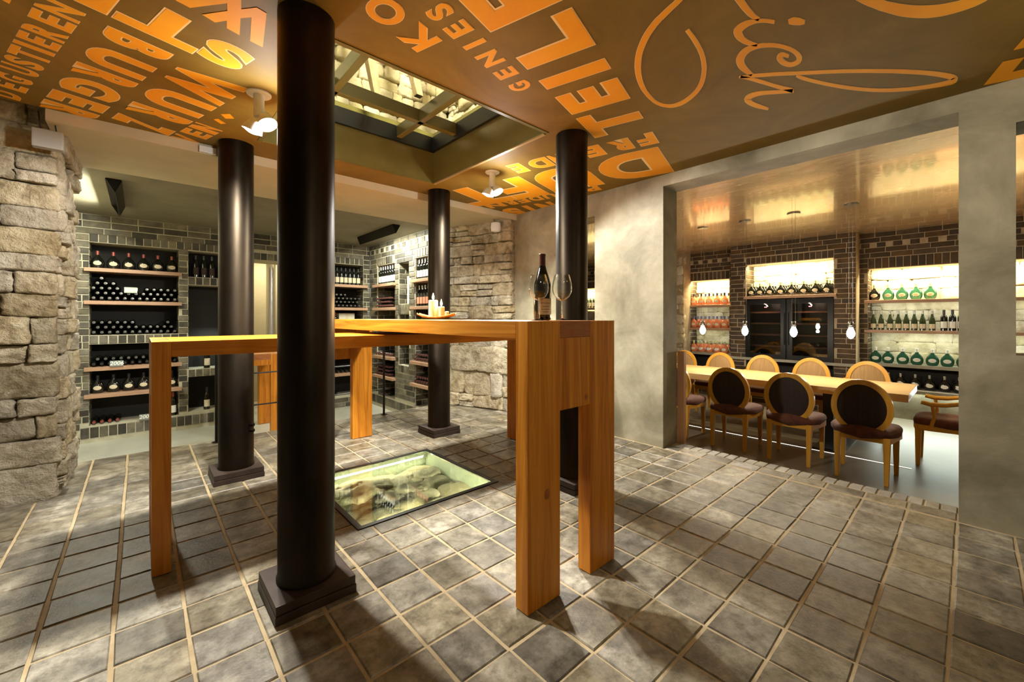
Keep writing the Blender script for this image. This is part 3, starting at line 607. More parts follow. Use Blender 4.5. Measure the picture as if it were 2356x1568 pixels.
WY = 7.05                                    # wine room back wall
wine_holes = [(-0.446, 0.392, 0.937, 2.055), (-0.446, 0.392, -0.147, 0.826), (0.49, 1.05, 1.70, 2.05), (0.49, 1.05, 0.451, 1.59), (0.49, 1.05, -0.123, 0.347),
              (2.10, 2.894, 0.937, 2.05), (2.10, 2.894, -0.147, 0.826)]
wine_bands = [(-0.446, 1.10, 2.055, 2.165), (-0.446, 0.392, 0.826, 0.937), (0.49, 1.05, 1.59, 1.70), (0.49, 1.05, 0.347, 0.451), (2.10, 2.894, 2.05, 2.165), (2.10, 2.894, 0.826, 0.937),
              (-0.52, 1.10, -0.30, -0.16), (1.25, 1.95, 2.0, 2.11)]
wall_wine = brick_wall('wall_back', 'grey brick wall with black wine niches at the end of the wine room', 'y', WY, -0.62, 3.0, WF, 2.39, wine_holes, wine_bands, 'brick_grey', 'mortar_grey', through=[(1.25, 1.95, WF, 2.0)])
WX = 3.0                                     # wine room wall on the right
ret_holes = [(6.10, 6.75, 0.937, 2.02), (6.10, 6.75, -0.147, 0.826), (4.92, 5.46, 0.937, 2.02), (4.92, 5.46, -0.147, 0.826), (5.64, 5.98, 0.96, 1.20), (5.64, 5.98, 1.36, 2.0), (5.64, 5.98, 0.42, 0.75)]
ret_bands = [(6.10, 6.75, 2.02, 2.15), (4.92, 5.46, 2.02, 2.15), (5.64, 5.98, 1.20, 1.36), (6.10, 6.75, 0.826, 0.937), (4.92, 5.46, 0.826, 0.937), (4.8, 7.0, -0.30, -0.16), (5.64, 5.98, 0.30, 0.42)]
wall_ret = brick_wall('wall_right', 'grey brick wine niche wall under the wall washer', 'x', WX, 4.80, 7.05, WF, 2.39, ret_holes, ret_bands, 'brick_grey', 'mortar_grey', dentils=(2.22, 2.32))
struct('wall_left', MB().box(-0.9, -0.62, 4.73, 7.5, WF, 2.5), 'plaster', 'plaster side wall of the wine room')
# passage behind the doorway in the wine room wall
mb = MB().box(0.9, 2.6, 8.55, 8.65, WF, 2.5).box(0.9, 1.0, 7.5, 8.6, WF, 2.5).box(2.5, 2.6, 7.5, 8.6, WF, 2.5).box(0.9, 2.6, 7.5, 8.65, 2.3, 2.5)
struct('wall_back', mb, 'soffit', 'beige wall of the passage behind the brick doorway')
area('passage_light', (1.75, 8.0, 2.25), (0, 0, -1), 0.5, 0.4, 16, WARM)
struct('floor', MB().box(-0.65, 3.3, PLAT_Y - 0.02, 8.65, WF - 0.08, WF), 'wine_floor', 'smooth grey screed floor of the wine room')
struct('ceiling', MB().box(-0.9, 3.5, 4.70, 8.6, 2.39, 2.55), 'wine_ceiling', 'plain plaster ceiling of the wine room, shade put into its colour')
struct('trim_2', MB().box(-0.42, 3.5, 3.73, 4.70, 2.34, 2.62), 'soffit', 'pale plaster soffit between lettered ceiling and wine room')

# ---- dining room shell
DX, DMX = 8.62, 8.30
side_holes = [(-0.70, 1.097, 0.07, 1.92), (3.18, 3.97, 0.0, 1.912), (6.0, 7.0, 0.95, 1.90)]
side_bands = [(-0.70, 1.097, 1.92, 2.09), (3.18, 3.97, 1.912, 2.08), (6.0, 7.0, 1.90, 2.06)]
wall_din = brick_wall('wall_dining', 'dark brick wall with lit bottle niches in the dining room', 'x', DX, -1.2, 7.5, DF, 2.49, side_holes, side_bands, 'brick', 'mortar', thick=0.55, ndepth=0.36, dentils=(2.26, 2.34), lining='rubble', through=[(1.21, 3.03, DF, 2.49)])
mid_holes = [(1.475, 2.776, -0.1, 2.115)]
wall_mid = brick_wall('wall_dining', 'projecting dark brick chimney breast around the wine fridge', 'x', DMX, 1.20, 3.04, DF, 2.49, mid_holes, [(1.475, 2.776, 2.115, 2.24)], 'brick', 'mortar', thick=0.62, ndepth=0.42, lining='rubble')
mb = MB().box(8.30, 8.62, 3.95, 4.60, DF, 2.49)
pil = struct('wall_dining', mb, 'stone_mortar', 'pale stone pillar left of the orange bottle niche')
stone_wall(pil, (8.31, 4.6, 0), (0, -1), 0.65, [DF + i * 0.2 for i in range(15)], (0.14, 0.3), 0.14, kind='rubble', proud=0.03, seed=31)
# shell limestone backs of the lit niches
for i, (y0, y1, z0, z1, x) in enumerate(((-0.70, 1.097, 0.44, 1.92, DX + 0.33), (3.18, 3.97, 0.44, 1.912, DX + 0.33), (1.475, 2.776, 1.535, 2.115, DMX + 0.40))):
    n = max(2, int((z1 - z0) / 0.15)); zs = [z0 + (z1 - z0) * k / n for k in range(n + 1)]
    stone_wall(wall_mid if i == 2 else wall_din, (x, y1, 0), (0, -1), y1 - y0, zs, (0.16, 0.42), 0.10, kind='rubble', proud=0.03, joint=0.006, seed=50 + i)
# dark compartments and plinth under the counter
for y0, y1, z0, z1, x in ((-0.69, 1.087, 0.075, 0.392, DX), (3.19, 3.96, 0.005, 0.392, DX)):
    obj('compartment_lining', MB().box(x + .335, x + .35, y0, y1, z0, z1).box(x + .01, x + .34, y0, y0 + .012, z0, z1).box(x + .01, x + .34, y1 - .012, y1, z0, z1).box(x + .01, x + .34, y0, y1, z1 - .01, z1), 'niche', wall_din)
obj('compartment_lining', MB().box(DMX + .38, DMX + .40, 1.49, 2.76, -0.095, 0.375).box(DMX + .01, DMX + .4, 1.478, 1.49, -.095, .375).box(DMX + .01, DMX + .4, 2.76, 2.772, -.095, .375), 'niche', wall_mid)
obj('plinth', MB().box(DX - .022, DX - .002, -1.19, 1.19, DF, 0.05), 'plaster', wall_din)
obj('compartment_sill', MB().box(DX - .03, DX + .33, -0.69, 1.087, 0.055, 0.072), 'white', wall_din)
# LED strips inside the niches
def strip(name, x, y0, y1, z, watts, col, d=(0.15, 0, -1)):
    area_xy(name, (x, (y0 + y1) / 2, z), (0, 1, 0), d, y1 - y0 - 0.06, 0.05, watts, col)
strip('niche_led', DX + 0.06, -0.70, 1.097, 1.905, 40, YEL, (0.45, 0, -1)); strip('niche_led', DX + 0.06, 3.18, 3.97, 1.90, 22, YEL, (0.45, 0, -1)); strip('niche_led', DMX + 0.06, 1.475, 2.776, 2.10, 32, YEL, (0.45, 0, -1))
strip('niche_led', DX + 0.06, 6.0, 7.0, 1.88, 24, YEL, (0.45, 0, -1))
for y0, y1 in ((-0.70, 1.097), (3.18, 3.97)):
    strip('shelf_led', DX + 0.05, y0, y1, 1.37, 4.5, (0.95, 1.0, 0.80), (0.4, 0, -1)); strip('shelf_led', DX + 0.05, y0, y1, 0.90, 4.5, (0.90, 1.0, 0.80), (0.4, 0, -1))
struct('floor', MB().box(PLAT_X - 0.02, 9.2, -2.6, 7.6, DF - 0.08, DF), 'dining_floor', 'dark polished screed floor of the dining room')
struct('ceiling', MB().box(PLAT_X, 9.2, -2.6, 7.6, 2.49, 2.65), 'gold_ceiling', 'glossy brushed gold ceiling of the dining room')
struct('wall_dining', MB().box(3.44, 9.2, -1.45, -1.2, -0.45, 2.65).box(3.44, 9.2, 7.5, 7.7, -0.45, 2.65), 'plaster', 'plaster end walls of the dining room')

# ---- plaster wall with the wide opening
mb = MB()
for a, b, c, d, hit in cells(-2.1, 7.6, -0.45, 2.65, [(0.046, 1.82, -0.006, 2.31), (2.56, 3.06, 0.95, 2.18), (-0.66, -0.16, 0.95, 2.18)]):
    if not hit: mb.box(3.44, 3.69, a, b, c, d)
wall_r = struct('wall_right', mb, 'plaster', 'grey lime plaster wall with a wide opening to the dining room')
obj('jamb_patch', MB().box(3.43, 3.50, 1.815, 1.835, 0.0, 0.95).mesh('jamb_patch', bevel=0.004), 'plaster', wall_r)
# walls behind the camera
struct('wall_left', MB().box(-2.5, -2.3, -2.1, 4.0, -0.1, 2.6), 'plaster', 'plaster wall at the left of the bar room')
struct('wall_front', MB().box(-2.5, 3.7, -2.3, -2.1, -0.1, 2.6), 'plaster', 'plaster wall behind the viewer')

# ---- painted ceiling with skylight opening and lettering
mb = MB()
for a, b, c, d, hit in cells(-2.4, 3.45, -2.2, 3.73, [(SX0 - .026, SX1 + .026, SY0 - .026, SY1 + .026)]):
    if not hit: mb.box(a, b, c, d, ZC, ZC + 0.22)
mb.box(-2.4, -0.42, 3.73, 4.75, ZC + 0.1, ZC + 0.22)
ceiling = struct('ceiling', mb, 'ceiling', 'bronze brown ceiling painted with big orange words')
PH = R(15.8); PV = (math.cos(PH), math.sin(PH)); QV = (-math.sin(PH), math.cos(PH))
glyphs = {}
def glyph(ch, bold):
    if (ch, bold) not in glyphs:
        cu = bpy.data.curves.new('glyph', 'FONT'); cu.body = ch; cu.offset = bold; cu.resolution_u = 6; cu.fill_mode = 'FRONT'
        o = bpy.data.objects.new('glyph', cu); COL.objects.link(o)
        bpy.context.view_layer.update()
        dg = bpy.context.evaluated_depsgraph_get(); me = o.evaluated_get(dg).to_mesh()
        vs_ = [tuple(v.co[:2]) for v in me.vertices]; fs = [tuple(p.vertices) for p in me.polygons]
        o.evaluated_get(dg).to_mesh_clear(); bpy.data.objects.remove(o); bpy.data.curves.remove(cu)
        x0, x1 = min(v[0] for v in vs_), max(v[0] for v in vs_); y0, y1 = min(v[1] for v in vs_), max(v[1] for v in vs_)
        glyphs[(ch, bold)] = ([((v[0] - x0) / (x1 - x0), (v[1] - y0) / (y1 - y0)) for v in vs_], fs)
    return glyphs[(ch, bold)]
def clip_ceiling(me):
    bm = bmesh.new(); bm.from_mesh(me)
    for co, no in (((3.437, 0, 0), (1, 0, 0)), ((0, 3.727, 0), (0, 1, 0))):
        bmesh.ops.bisect_plane(bm, geom=list(bm.verts) + list(bm.edges) + list(bm.faces), plane_co=co, plane_no=no, clear_outer=True)
    bm.to_mesh(me); bm.free(); return me
def paint(name, mb, matname):
    return setmat(clip_ceiling(mb.mesh(name, fix=False)), matname)
for mode, h0, h1, letters in WORDS:
    hgt = h1 - h0; bold = 0.028 if hgt < 0.2 else 0.045
    for layer, (e, bo, z, mt) in enumerate(((0.0, bold, ZC - 0.0016, 'letter'), (0.0055, bold + 0.02, ZC - 0.0009, 'letter_edge'))):
        mb = MB()
        for ch, l0, l1 in letters:
            vsx, fs = glyph(ch, bo); i = len(mb.v); ee = e * (1.0 if hgt > 0.2 else 0.55)
            a0, a1, b0, b1 = h0 - ee, h1 + ee, l0 - ee, l1 + ee
            for x, y in vsx:
                if mode == 'a': p, q = a1 - y * (a1 - a0), b1 - x * (b1 - b0)
                elif mode == 'b': p, q = a0 + y * (a1 - a0), b0 + x * (b1 - b0)
                else: p, q = b1 - x * (b1 - b0), a0 + y * (a1 - a0)
                mb.v.append((p * PV[0] + q * QV[0], p * PV[1] + q * QV[1], z))
            for f in fs: mb.f.append(tuple(i + k for k in f)); mb.m.append(0)
        if layer == 0: word = obj('painted_word', paint('painted_word', mb, mt), None, ceiling)
        else: obj('letter_outline', paint('letter_outline', mb, mt), None, word)
mb = MB()
for poly in TRACED:
    i = len(mb.v); mb.v += [(x, y, ZC - 0.0016) for x, y in poly]; mb.f.append(tuple(range(i, i + len(poly)))); mb.m.append(0)
obj('painted_word', paint('painted_word', mb, 'letter'), None, ceiling)
def ribbon(grow, z):
    mb = MB()
    for Ls, Rs in SCRIPT_STROKES:
        i = len(mb.v); n = len(Ls)
        for k, (a, b) in enumerate(zip(Ls, Rs)):
            m = ((a[0] + b[0]) / 2, (a[1] + b[1]) / 2); dx, dy = a[0] - m[0], a[1] - m[1]; d = math.hypot(dx, dy) or 1e-6; s = (d + grow) / d
            mb.v += [(m[0] + dx * s, m[1] + dy * s, z), (m[0] - dx * s, m[1] - dy * s, z)]
        for k in range(n - 1): mb.f.append((i + 2 * k, i + 2 * k + 1, i + 2 * k + 3, i + 2 * k + 2)); mb.m.append(0)
    return mb
word = obj('painted_script', paint('painted_script', ribbon(0.0, ZC - 0.0016), 'letter'), None, ceiling)
obj('letter_outline', paint('letter_outline', ribbon(0.0028, ZC - 0.0009), 'letter_edge'), None, word)

# ---- skylight
ZG = 2.82
mb = MB(); t = 0.025
for x0, x1, y0, y1 in ((SX0 - t, SX0, SY0 - t, SY1 + t), (SX1, SX1 + t, SY0 - t, SY1 + t), (SX0, SX1, SY0 - t, SY0), (SX0, SX1, SY1, SY1 + t)):
    mb.box(x0, x1, y0, y1, ZC - 0.004, ZG + 0.06)
sky = struct('window_2', mb, 'well', 'square skylight well with a steel and glass grid')
for x in (1.01, 1.69): obj('beam', MB().box(x - .025, x + .025, SY0, SY1, ZG - .10, ZG).mesh('beam', bevel=.003, seg=1), 'well', sky)
for y in (2.32, 2.98): obj('beam', MB().box(SX0, SX1, y - .025, y + .025, ZG - .10, ZG - .002).mesh('beam', bevel=.003, seg=1), 'well', sky)
for x0, x1, y0, y1 in ((SX0, SX0 + .03, SY0, SY1), (SX1 - .03, SX1, SY0, SY1), (SX0, SX1, SY0, SY0 + .03), (SX0, SX1, SY1 - .03, SY1)):
    obj('edge_beam', MB().box(x0, x1, y0, y1, ZG - .13, ZG), 'black', sky)
gxs, gys = (SX0, 1.01, 1.69, SX1), (SY0, 2.32, 2.98, SY1)
for a, b in zip(gxs, gxs[1:]):
    for c, d in zip(gys, gys[1:]): obj('pane', MB().box(a + .004, b - .004, c + .004, d - .004, ZG + .001, ZG + .013), 'glass', sky)
obj('edge_strip', MB().box(SX1 - .003, SX1 + .02, SY0, SY1, ZC - .012, ZC - .003), 'brass_edge', sky)
obj('edge_strip', MB().box(SX0, SX1, SY1 - .003, SY1 + .012, ZC - .010, ZC - .003), 'ceiling', sky)
# rock shaft above the skylight
def rock_grid(o, ux, uz, nu, nv, amp, seed):
    mb = MB(); o = Vector(o); ux = Vector(ux); uz = Vector(uz); nn = ux.cross(uz).normalized()
    for j in range(nv + 1):
        for i in range(nu + 1):
            p = o + ux * (i / nu) + uz * (j / nv); q = p * 2.2 + Vector((seed, 0, 0))
            h = noise.noise(q) * amp + noise.noise(q * 2.7) * amp * 0.6 + noise.noise(q * 6.0) * amp * 0.3
            mb.v.append(tuple(p + nn * h))
    for j in range(nv):
        for i in range(nu): a = j * (nu + 1) + i; mb.f.append((a, a + 1, a + nu + 2, a + nu + 1)); mb.m.append(0)
    return mb
for k, (o_, ux) in enumerate((((0.25, 4.0, 2.84), (2.4, 0, 0)), ((2.65, 4.05, 2.84), (0, -2.8, 0)), ((0.25, 1.3, 2.84), (0, 2.7, 0)), ((2.65, 1.3, 2.84), (-2.4, 0, 0)))):
    me = rock_grid(o_, ux, (0, 0, 2.6), 40, 44, 0.09, k * 7).mesh('rock_face', smooth=True, fix=False)
    struct('wall_shaft', me, 'rock', ['rock face above the skylight, far side', 'rock face above the skylight, right side', 'rock face above the skylight, left side', 'rock face above the skylight, near side'][k])
struct('ceiling', MB().box(0.2, 2.7, 1.2, 4.1, 5.4, 5.5), 'plaster', 'cover slab over the skylight shaft')
shaft_far = [o for o in bpy.data.objects if o.name.startswith('wall_shaft')]
stone_wall(sorted(shaft_far, key=lambda o: o.name)[0], (0.35, 3.93, 0), (1, 0), 2.2, [2.86 + .115 * i for i in range(15)], (0.10, 0.26), 0.16, kind='rubble', proud=0.05, joint=0.008, seed=71)
stone_wall(sorted(shaft_far, key=lambda o: o.name)[1], (2.58, 3.9, 0), (0, -1), 1.9, [2.86 + .125 * i for i in range(12)], (0.10, 0.26), 0.16, kind='rubble', proud=0.05, joint=0.008, seed=72)
for k, (a, b) in enumerate((((1.30, 3.35, 3.95), (1.35, 3.05, 2.86)), ((1.62, 3.30, 3.95), (1.60, 2.85, 2.86)), ((1.90, 3.25, 3.9), (1.80, 2.72, 2.95)))):
    a, b = Vector(a), Vector(b); s = .045; mb = MB()
    mb.quadloft([b + Vector((x * s * .6, y * s * .6, 0)) for x, y in ((-1, -1), (1, -1), (1, 1), (-1, 1))], [a + Vector((x * s * 1.2, y * s * 1.2, 0)) for x, y in ((-1, -1), (1, -1), (1, 1), (-1, 1))])
    tag(obj('wooden_stake', mb.mesh('wooden_stake', bevel=.006), 'stake'), ['slanting wooden stake above the skylight, leftmost of three', 'slanting wooden stake above the skylight, middle of three', 'short slanting wooden stake above the skylight, rightmost of three'][k], 'stake', 'stakes above the skylight')

# ================================================================== OBJECTS: bar room
# ---- steel columns
col_shaft = None
COLS = [((0.526, 1.878), 'thick black steel column nearest the viewer'), ((0.526, 3.585), 'steel column standing behind the left end of the lower bar table'),
        ((2.232, 3.567), 'steel column behind the burning candles'), ((2.230, 1.855), 'black steel column behind the wine bottle and glasses')]
for (cx, cy), lab in COLS:
    t = thing('steel_column', lab, 'column', (cx, cy, 0), group='four columns around the skylight')
    if col_shaft is None:
        col_shaft = setmat(MB().lathe([(0.114, 0.07), (0.114, 0.085), (0.109, 0.095), (0.109, ZC)], 64).mesh('shaft', smooth=True), 'steel')
        pl1 = setmat(MB().box(-.152, .152, -.152, .152, 0.0, 0.034).mesh('base_plate', bevel=.004), 'plate')
        pl2 = setmat(MB().box(-.149, .149, -.149, .149, 0.037, 0.072).mesh('base_plate', bevel=.004), 'plate')
        bolt = setmat(MB().lathe([(.012, 0), (.012, .012), (.008, .018)], 8).mesh('bolt', smooth=True), 'plate')
    obj('shaft', col_shaft, None, t); obj('base_plate', pl1, None, t); obj('base_plate', pl2, None, t)
for z in (0.33, 0.37):
    obj('bolt', setmat(MB().tube([(0.08, -0.075, z), (0.095, -0.09, z)], .012, 10).mesh('bolt', smooth=True), 'steel'), None, bpy.data.objects['steel_column.001'])

# ---- high bar tables
def high_table(label, x0, x1, y0, y1, zb, zt, axis, panel=0.764, lw=0.187, lt=0.068):
    t = thing('bar_table', label, 'table', ((x0 + x1) / 2, (y0 + y1) / 2, zb), group='high oak bar tables')
    ox, oy = (x0 + x1) / 2, (y0 + y1) / 2
    def part(name, a, b, c, d, e, f, m):
        obj(name, MB().box(a - ox, b - ox, c - oy, d - oy, e - zb, f - zb).mesh(name, bevel=.0025, seg=2), m, t)
    if axis == 'y':
        part('tabletop', x0, x1, y0 + lt, y1 - lt, zt - .07, zt, 'oak_y')
        for a, b in ((y0, y0 + lt), (y1 - lt, y1)):
            part('leg', x0, x0 + lw, a, b, zb + .004, zt, 'oak_z'); part('leg', x1 - lw, x1, a, b, zb + .004, zt, 'oak_z')
            part('end_panel', x0 + lw + .0008, x1 - lw - .0008, a + .001, b - .001, zb + panel, zt - .0705, 'oak_z')
            part('tongue', x0 + lw + .0008, x1 - lw - .0008, a + .0005, b - .0005, zt - .07, zt, 'end_grain')
    else:
        part('tabletop', x0 + lt, x1 - lt, y0, y1, zt - .07, zt, 'oak_x')
        for a, b in ((x0, x0 + lt), (x1 - lt, x1)):
            part('leg', a, b, y0, y0 + lw, zb + .004, zt, 'oak_z'); part('leg', a, b, y1 - lw, y1, zb + .004, zt, 'oak_z')
            part('end_panel', a + .001, b - .001, y0 + lw + .0008, y1 - lw - .0008, zb + panel, zt - .0705, 'oak_z')
            part('tongue', a + .0005, b - .0005, y0 + lw + .0008, y1 - lw - .0008, zt - .07, zt, 'end_grain')
    return t
high_table('tall oak bar table carrying the candles, bottle and glasses', 1.107, 1.683, 1.138, 3.968, 0, 1.136, 'y')
high_table('lower oak bar table passing under the other one, left of it', 0.040, 2.69, 2.415, 2.978, 0, 1.042, 'x')
high_table('oak bar table in the wine room behind the railing', 0.85, 1.43, 5.95, 6.75, WF, WF + 1.04, 'y', panel=0.90)

tb = bpy.data.objects['bar_table']
for kx, kz, r in ((1.215, .442, .016), (1.468, .80, .010)):
    mb = MB().lathe([(r, 0), (r * .7, .0004), (.0005, .0006)], 14, sy=1.35); mb.v = [(x + kx - tb.location.x + .003 * noise.noise(Vector((x * 90, y * 90, kx))), 1.138 - tb.location.y - z, y + kz) for x, y, z in mb.v]
    obj('knot', mb.mesh('knot', smooth=True), 'knot', tb)
# ---- glassware on the bar table
ZT = 1.136
gl = [(0.0, 0.0035), (0.034, 0.003), (0.036, 0.0015), (0.036, 0.0), (0.0, 0.0)]
def wine_glass(loc, label, s=1.0):
    t = thing('wine_glass', label, 'glass', loc, group='wine glasses on the bar table')
    foot = MB().lathe([(0.0005, 0), (0.037, 0), (0.037, 0.0015), (0.02, 0.004), (0.006, 0.009), (0.0038, 0.018), (0.0036, 0.085), (0.006, 0.094)], 28).mesh('stem_and_foot', smooth=True)
    bowl_o = [(0.003, 0.092), (0.018, 0.098), (0.034, 0.112), (0.044, 0.132), (0.0465, 0.150), (0.044, 0.175), (0.038, 0.200), (0.0335, 0.215)]
    bowl_i = [(r - 0.0012, z + (0.002 if k < 2 else 0)) for k, (r, z) in enumerate(bowl_o)][::-1]
    bowl = MB().lathe(bowl_o + bowl_i, 32, cap=True).mesh('bowl', smooth=True)
    obj('stem_and_foot', foot, 'glass', t); obj('bowl', bowl, 'glass', t)
wine_glass((1.475, 1.285, ZT), 'clear wine glass standing right of the bottle')
wine_glass((1.385, 1.350, ZT), 'clear wine glass standing in front of the bottle')
def lathe_part(prof, seg=28): return MB().lathe(prof, seg).mesh('body', smooth=True)
def patch(r, z0, z1, half, n=10, off=0.0008):
    mb = MB()
    for z in (z0, z1):
        for k in range(n + 1):
            a = -math.pi / 2 + half * (2 * k / n - 1); mb.v.append(((r + off) * math.cos(a), (r + off) * math.sin(a), z))
    for k in range(n): mb.f.append((k, k + 1, n + 2 + k, n + 1 + k)); mb.m.append(0)
    return mb.mesh('label', smooth=True, fix=False)
t = thing('wine_bottle', 'dark burgundy wine bottle with cream label on the bar table', 'bottle', (1.462, 1.400, ZT), rotz=R(-22))
obj('body', lathe_part([(0.030, 0), (0.041, 0.004), (0.0425, 0.012), (0.0425, 0.165), (0.040, 0.185), (0.031, 0.215), (0.0195, 0.250), (0.0155, 0.268), (0.0150, 0.300)], 40), 'dark_glass', t)
obj('capsule', lathe_part([(0.0162, 0.262), (0.0157, 0.310), (0.0168, 0.312), (0.0168, 0.322), (0.014, 0.324)], 28), 'cap_wine', t)
obj('label', patch(0.0425, 0.028, 0.105, 0.95, 14), 'paper', t)
mb = MB()
for z in (0.085, 0.070, 0.055, 0.043): pass
for z, h in ((0.082, .8), (0.066, .55), (0.052, .65), (0.040, .45)):
    i = len(mb.v)
    for zz in (z, z + .0022):
        for k in range(7):
            a = -math.pi / 2 + h * 0.8 * (2 * k / 6 - 1); mb.v.append((0.0437 * math.cos(a), 0.0437 * math.sin(a), zz))
    for k in range(6): mb.f.append((i + k, i + k + 1, i + 8 + k, i + 7 + k)); mb.m.append(0)
obj('print', mb.mesh('print', fix=False), 'ink', t)

# ---- candle tray
TR = (1.39, 2.25)
tray = thing('candle_tray', 'curved bark tray carrying three candles', 'tray', (TR[0], TR[1], ZT), rotz=R(-48))
mb = MB(); n = 16; m_ = 8
for j in range(m_ + 1):
    for i in range(n + 1):
        u, v = 2 * i / n - 1, 2 * j / m_ - 1
        wd = 0.062 * math.sqrt(max(0.0, 1 - abs(u) ** 3 * 0.85))
        mb.v.append((u * 0.122, v * wd, 0.004 + 0.026 * abs(u) ** 2.2 + 0.010 * abs(v) ** 2 + 0.002 * noise.noise(Vector((u * 5, v * 3, 0)))))
for j in range(m_):
    for i in range(n): a = j * (n + 1) + i; mb.f.append((a, a + 1, a + n + 2, a + n + 1)); mb.m.append(0)
me = mb.mesh('shell', smooth=True, fix=False); bm = bmesh.new(); bm.from_mesh(me)
bmesh.ops.solidify(bm, geom=list(bm.faces), thickness=-0.006); bm.to_mesh(me); bm.free()
obj('shell', me, 'bark', tray)
for k, (dx, r, h, lab) in enumerate(((-0.022, 0.029, 0.106, 'tallest burning candle at the left of the tray'), (0.030, 0.0205, 0.066, 'middle burning candle on the bark tray'), (0.0655, 0.0135, 0.036, 'shortest candle stub at the right of the tray'))):
    vx, vy = math.cos(R(-48)), math.sin(R(-48))
    c = thing('candle', lab, 'candle', (TR[0] + dx * vx, TR[1] + dx * vy, ZT + 0.017), group='candles on the tray')
    obj('wax', MB().lathe([(r, 0), (r, h - .004), (r - .004, h), (r * .6, h - .003), (0.001, h - .004)], 24).mesh('wax', smooth=True), 'candle', c)
    obj('wick', MB().tube([(0, 0, h - .004), (0.001, 0, h + .007)], .0012, 6), 'cable', c)
    if k < 2:
        obj('flame', MB().lathe([(0.001, h + .003), (0.0062, h + .011), (0.0072, h + .019), (0.0042, h + .032), (0.0006, h + .046)], 14).mesh('flame', smooth=True), 'flame', c)
        point('candle_light', (TR[0] + dx * vx - 0.012, TR[1] + dx * vy - .012, ZT + h + .05), 4.0 if k == 0 else 1.8, (1.0, 0.62, 0.25), 0.015)

# ---- twin spotlights on the ceiling
def twin_spot(loc, label, aims, watts, zc=ZC, col=NEUT):
    t = thing('twin_spotlight', label, 'spotlight', (loc[0], loc[1], zc), group='white twin ceiling spotlights')
    obj('canopy', MB().lathe([(.058, -.012), (.062, -.008), (.062, -.001)], 28).mesh('canopy', smooth=True), 'white', t)
    obj('stem', MB().lathe([(.027, -.135), (.027, -.012)], 24).mesh('stem', smooth=True), 'white', t)
    loop = [(0.04 + .022 * math.cos(a) , 0.0, -.125 + .03 * math.sin(a)) for a in [k * math.pi / 8 for k in range(14)]]
    obj('cable_loop', MB().tube(loop, .003, 6).mesh('cable_loop', smooth=True), 'white', t)
    for k, (off, aim) in enumerate(aims):
        d = Vector(aim).normalized(); q = d.to_track_quat('Z', 'Y')
        h = MB().lathe([(.012, -.055), (.03, -.045), (.045, -.015), (.052, .012), (.050, .013), (.046, .004)], 26).mesh('lamp_head', smooth=True)
        ho = obj('lamp_head', h, 'white', t, loc=(off[0], off[1], -.165 + off[2])); ho.rotation_mode = 'QUATERNION'; ho.rotation_quaternion = q
        b = MB().lathe([(.001, -.006), (.045, -.006), (.045, .004), (.034, .017), (.016, .023), (.001, .025)], 26).mesh('lamp_face', smooth=True)
        obj('lamp_face', b, 'lamp', ho)
        p = Vector((loc[0] + off[0], loc[1] + off[1], zc - .165 + off[2])) + d * 0.05
        l = bpy.data.lights.new('spot_light', 'SPOT'); l.energy = watts * (1.0 if k == 0 else 0.8); l.color = col; l.shadow_soft_size = 0.03; l.spot_size = R(150); l.spot_blend = 0.35
        lo = bpy.data.objects.new('spot_light', l); lo.location = p; lo.rotation_euler = d.to_track_quat('-Z', 'Y').to_euler(); COL.objects.link(lo)
        if k == 0: point('spot_spill', p + Vector((0, 0, -.04)), watts * 0.08, col, 0.04)
twin_spot((0.50, 2.68), 'white twin ceiling spotlight behind the nearest column', [((0.035, -0.02, 0.0), (0.3, -0.5, -1)), ((-0.03, 0.0, -0.045), (-0.3, 0.3, -1))], 135)
twin_spot((2.27, 2.77), 'white twin ceiling spotlight near the corner column', [((0.035, -0.02, 0.0), (0.2, -0.5, -1)), ((-0.04, 0.01, -0.03), (-0.2, 0.3, -1))], 135)
twin_spot((0.6, -0.6), 'unseen twin fill spotlight added behind the viewer at the left', [((0.035, -0.02, 0.0), (0.3, 0.9, -0.8)), ((-0.03, 0.0, -0.045), (-0.5, 0.2, -1))], 8, col=WARM)  # unseen fixture, added as warm fill from the viewer's side
twin_spot((2.2, -0.7), 'unseen twin fill spotlight added behind the viewer at the right', [((0.035, -0.02, 0.0), (0.5, 0.8, -0.8)), ((-0.04, 0.01, -0.03), (0.5, 0.2, -1))], 8, col=WARM)  # second added fill fixture, also out of view

# ---- small devices near the ceiling
t = thing('junction_box', 'grey metal junction box at the top of the stone pier', 'box', (-0.415, 3.80, 2.24), rotz=0)
obj('housing', MB().box(-.065, .065, -.03, .03, -.055, .055).mesh('housing', bevel=.006), 'grey_box', t)
for dx in (-.03, .035): obj('cable', MB().tube([(dx, 0, .05), (dx - .006, 0, .10), (dx - .01, -.01, .165)], .004, 6), 'cable', t)
t = thing('ceiling_sensor', 'small white box on the pale soffit edge', 'sensor', (0.37, 3.715, 2.365))
obj('housing', MB().box(-.05, .05, -.014, .014, -.022, .022).mesh('housing', bevel=.004), 'white', t)
t = thing('wall_speaker', 'small white wall speaker on the stone wall corner', 'speaker', (3.20, 3.84, 2.24), rotz=R(-35))
obj('housing', MB().lathe([(.03, -.06), (.055, -.05), (.062, 0), (.055, .05), (.03, .06)], 20, sy=.7).mesh('housing', smooth=True), 'white', t)
obj('cable', MB().tube([(0, 0, .05), (-.02, .02, .09), (-.03, 0, .14)], .004, 6), 'cable', t)

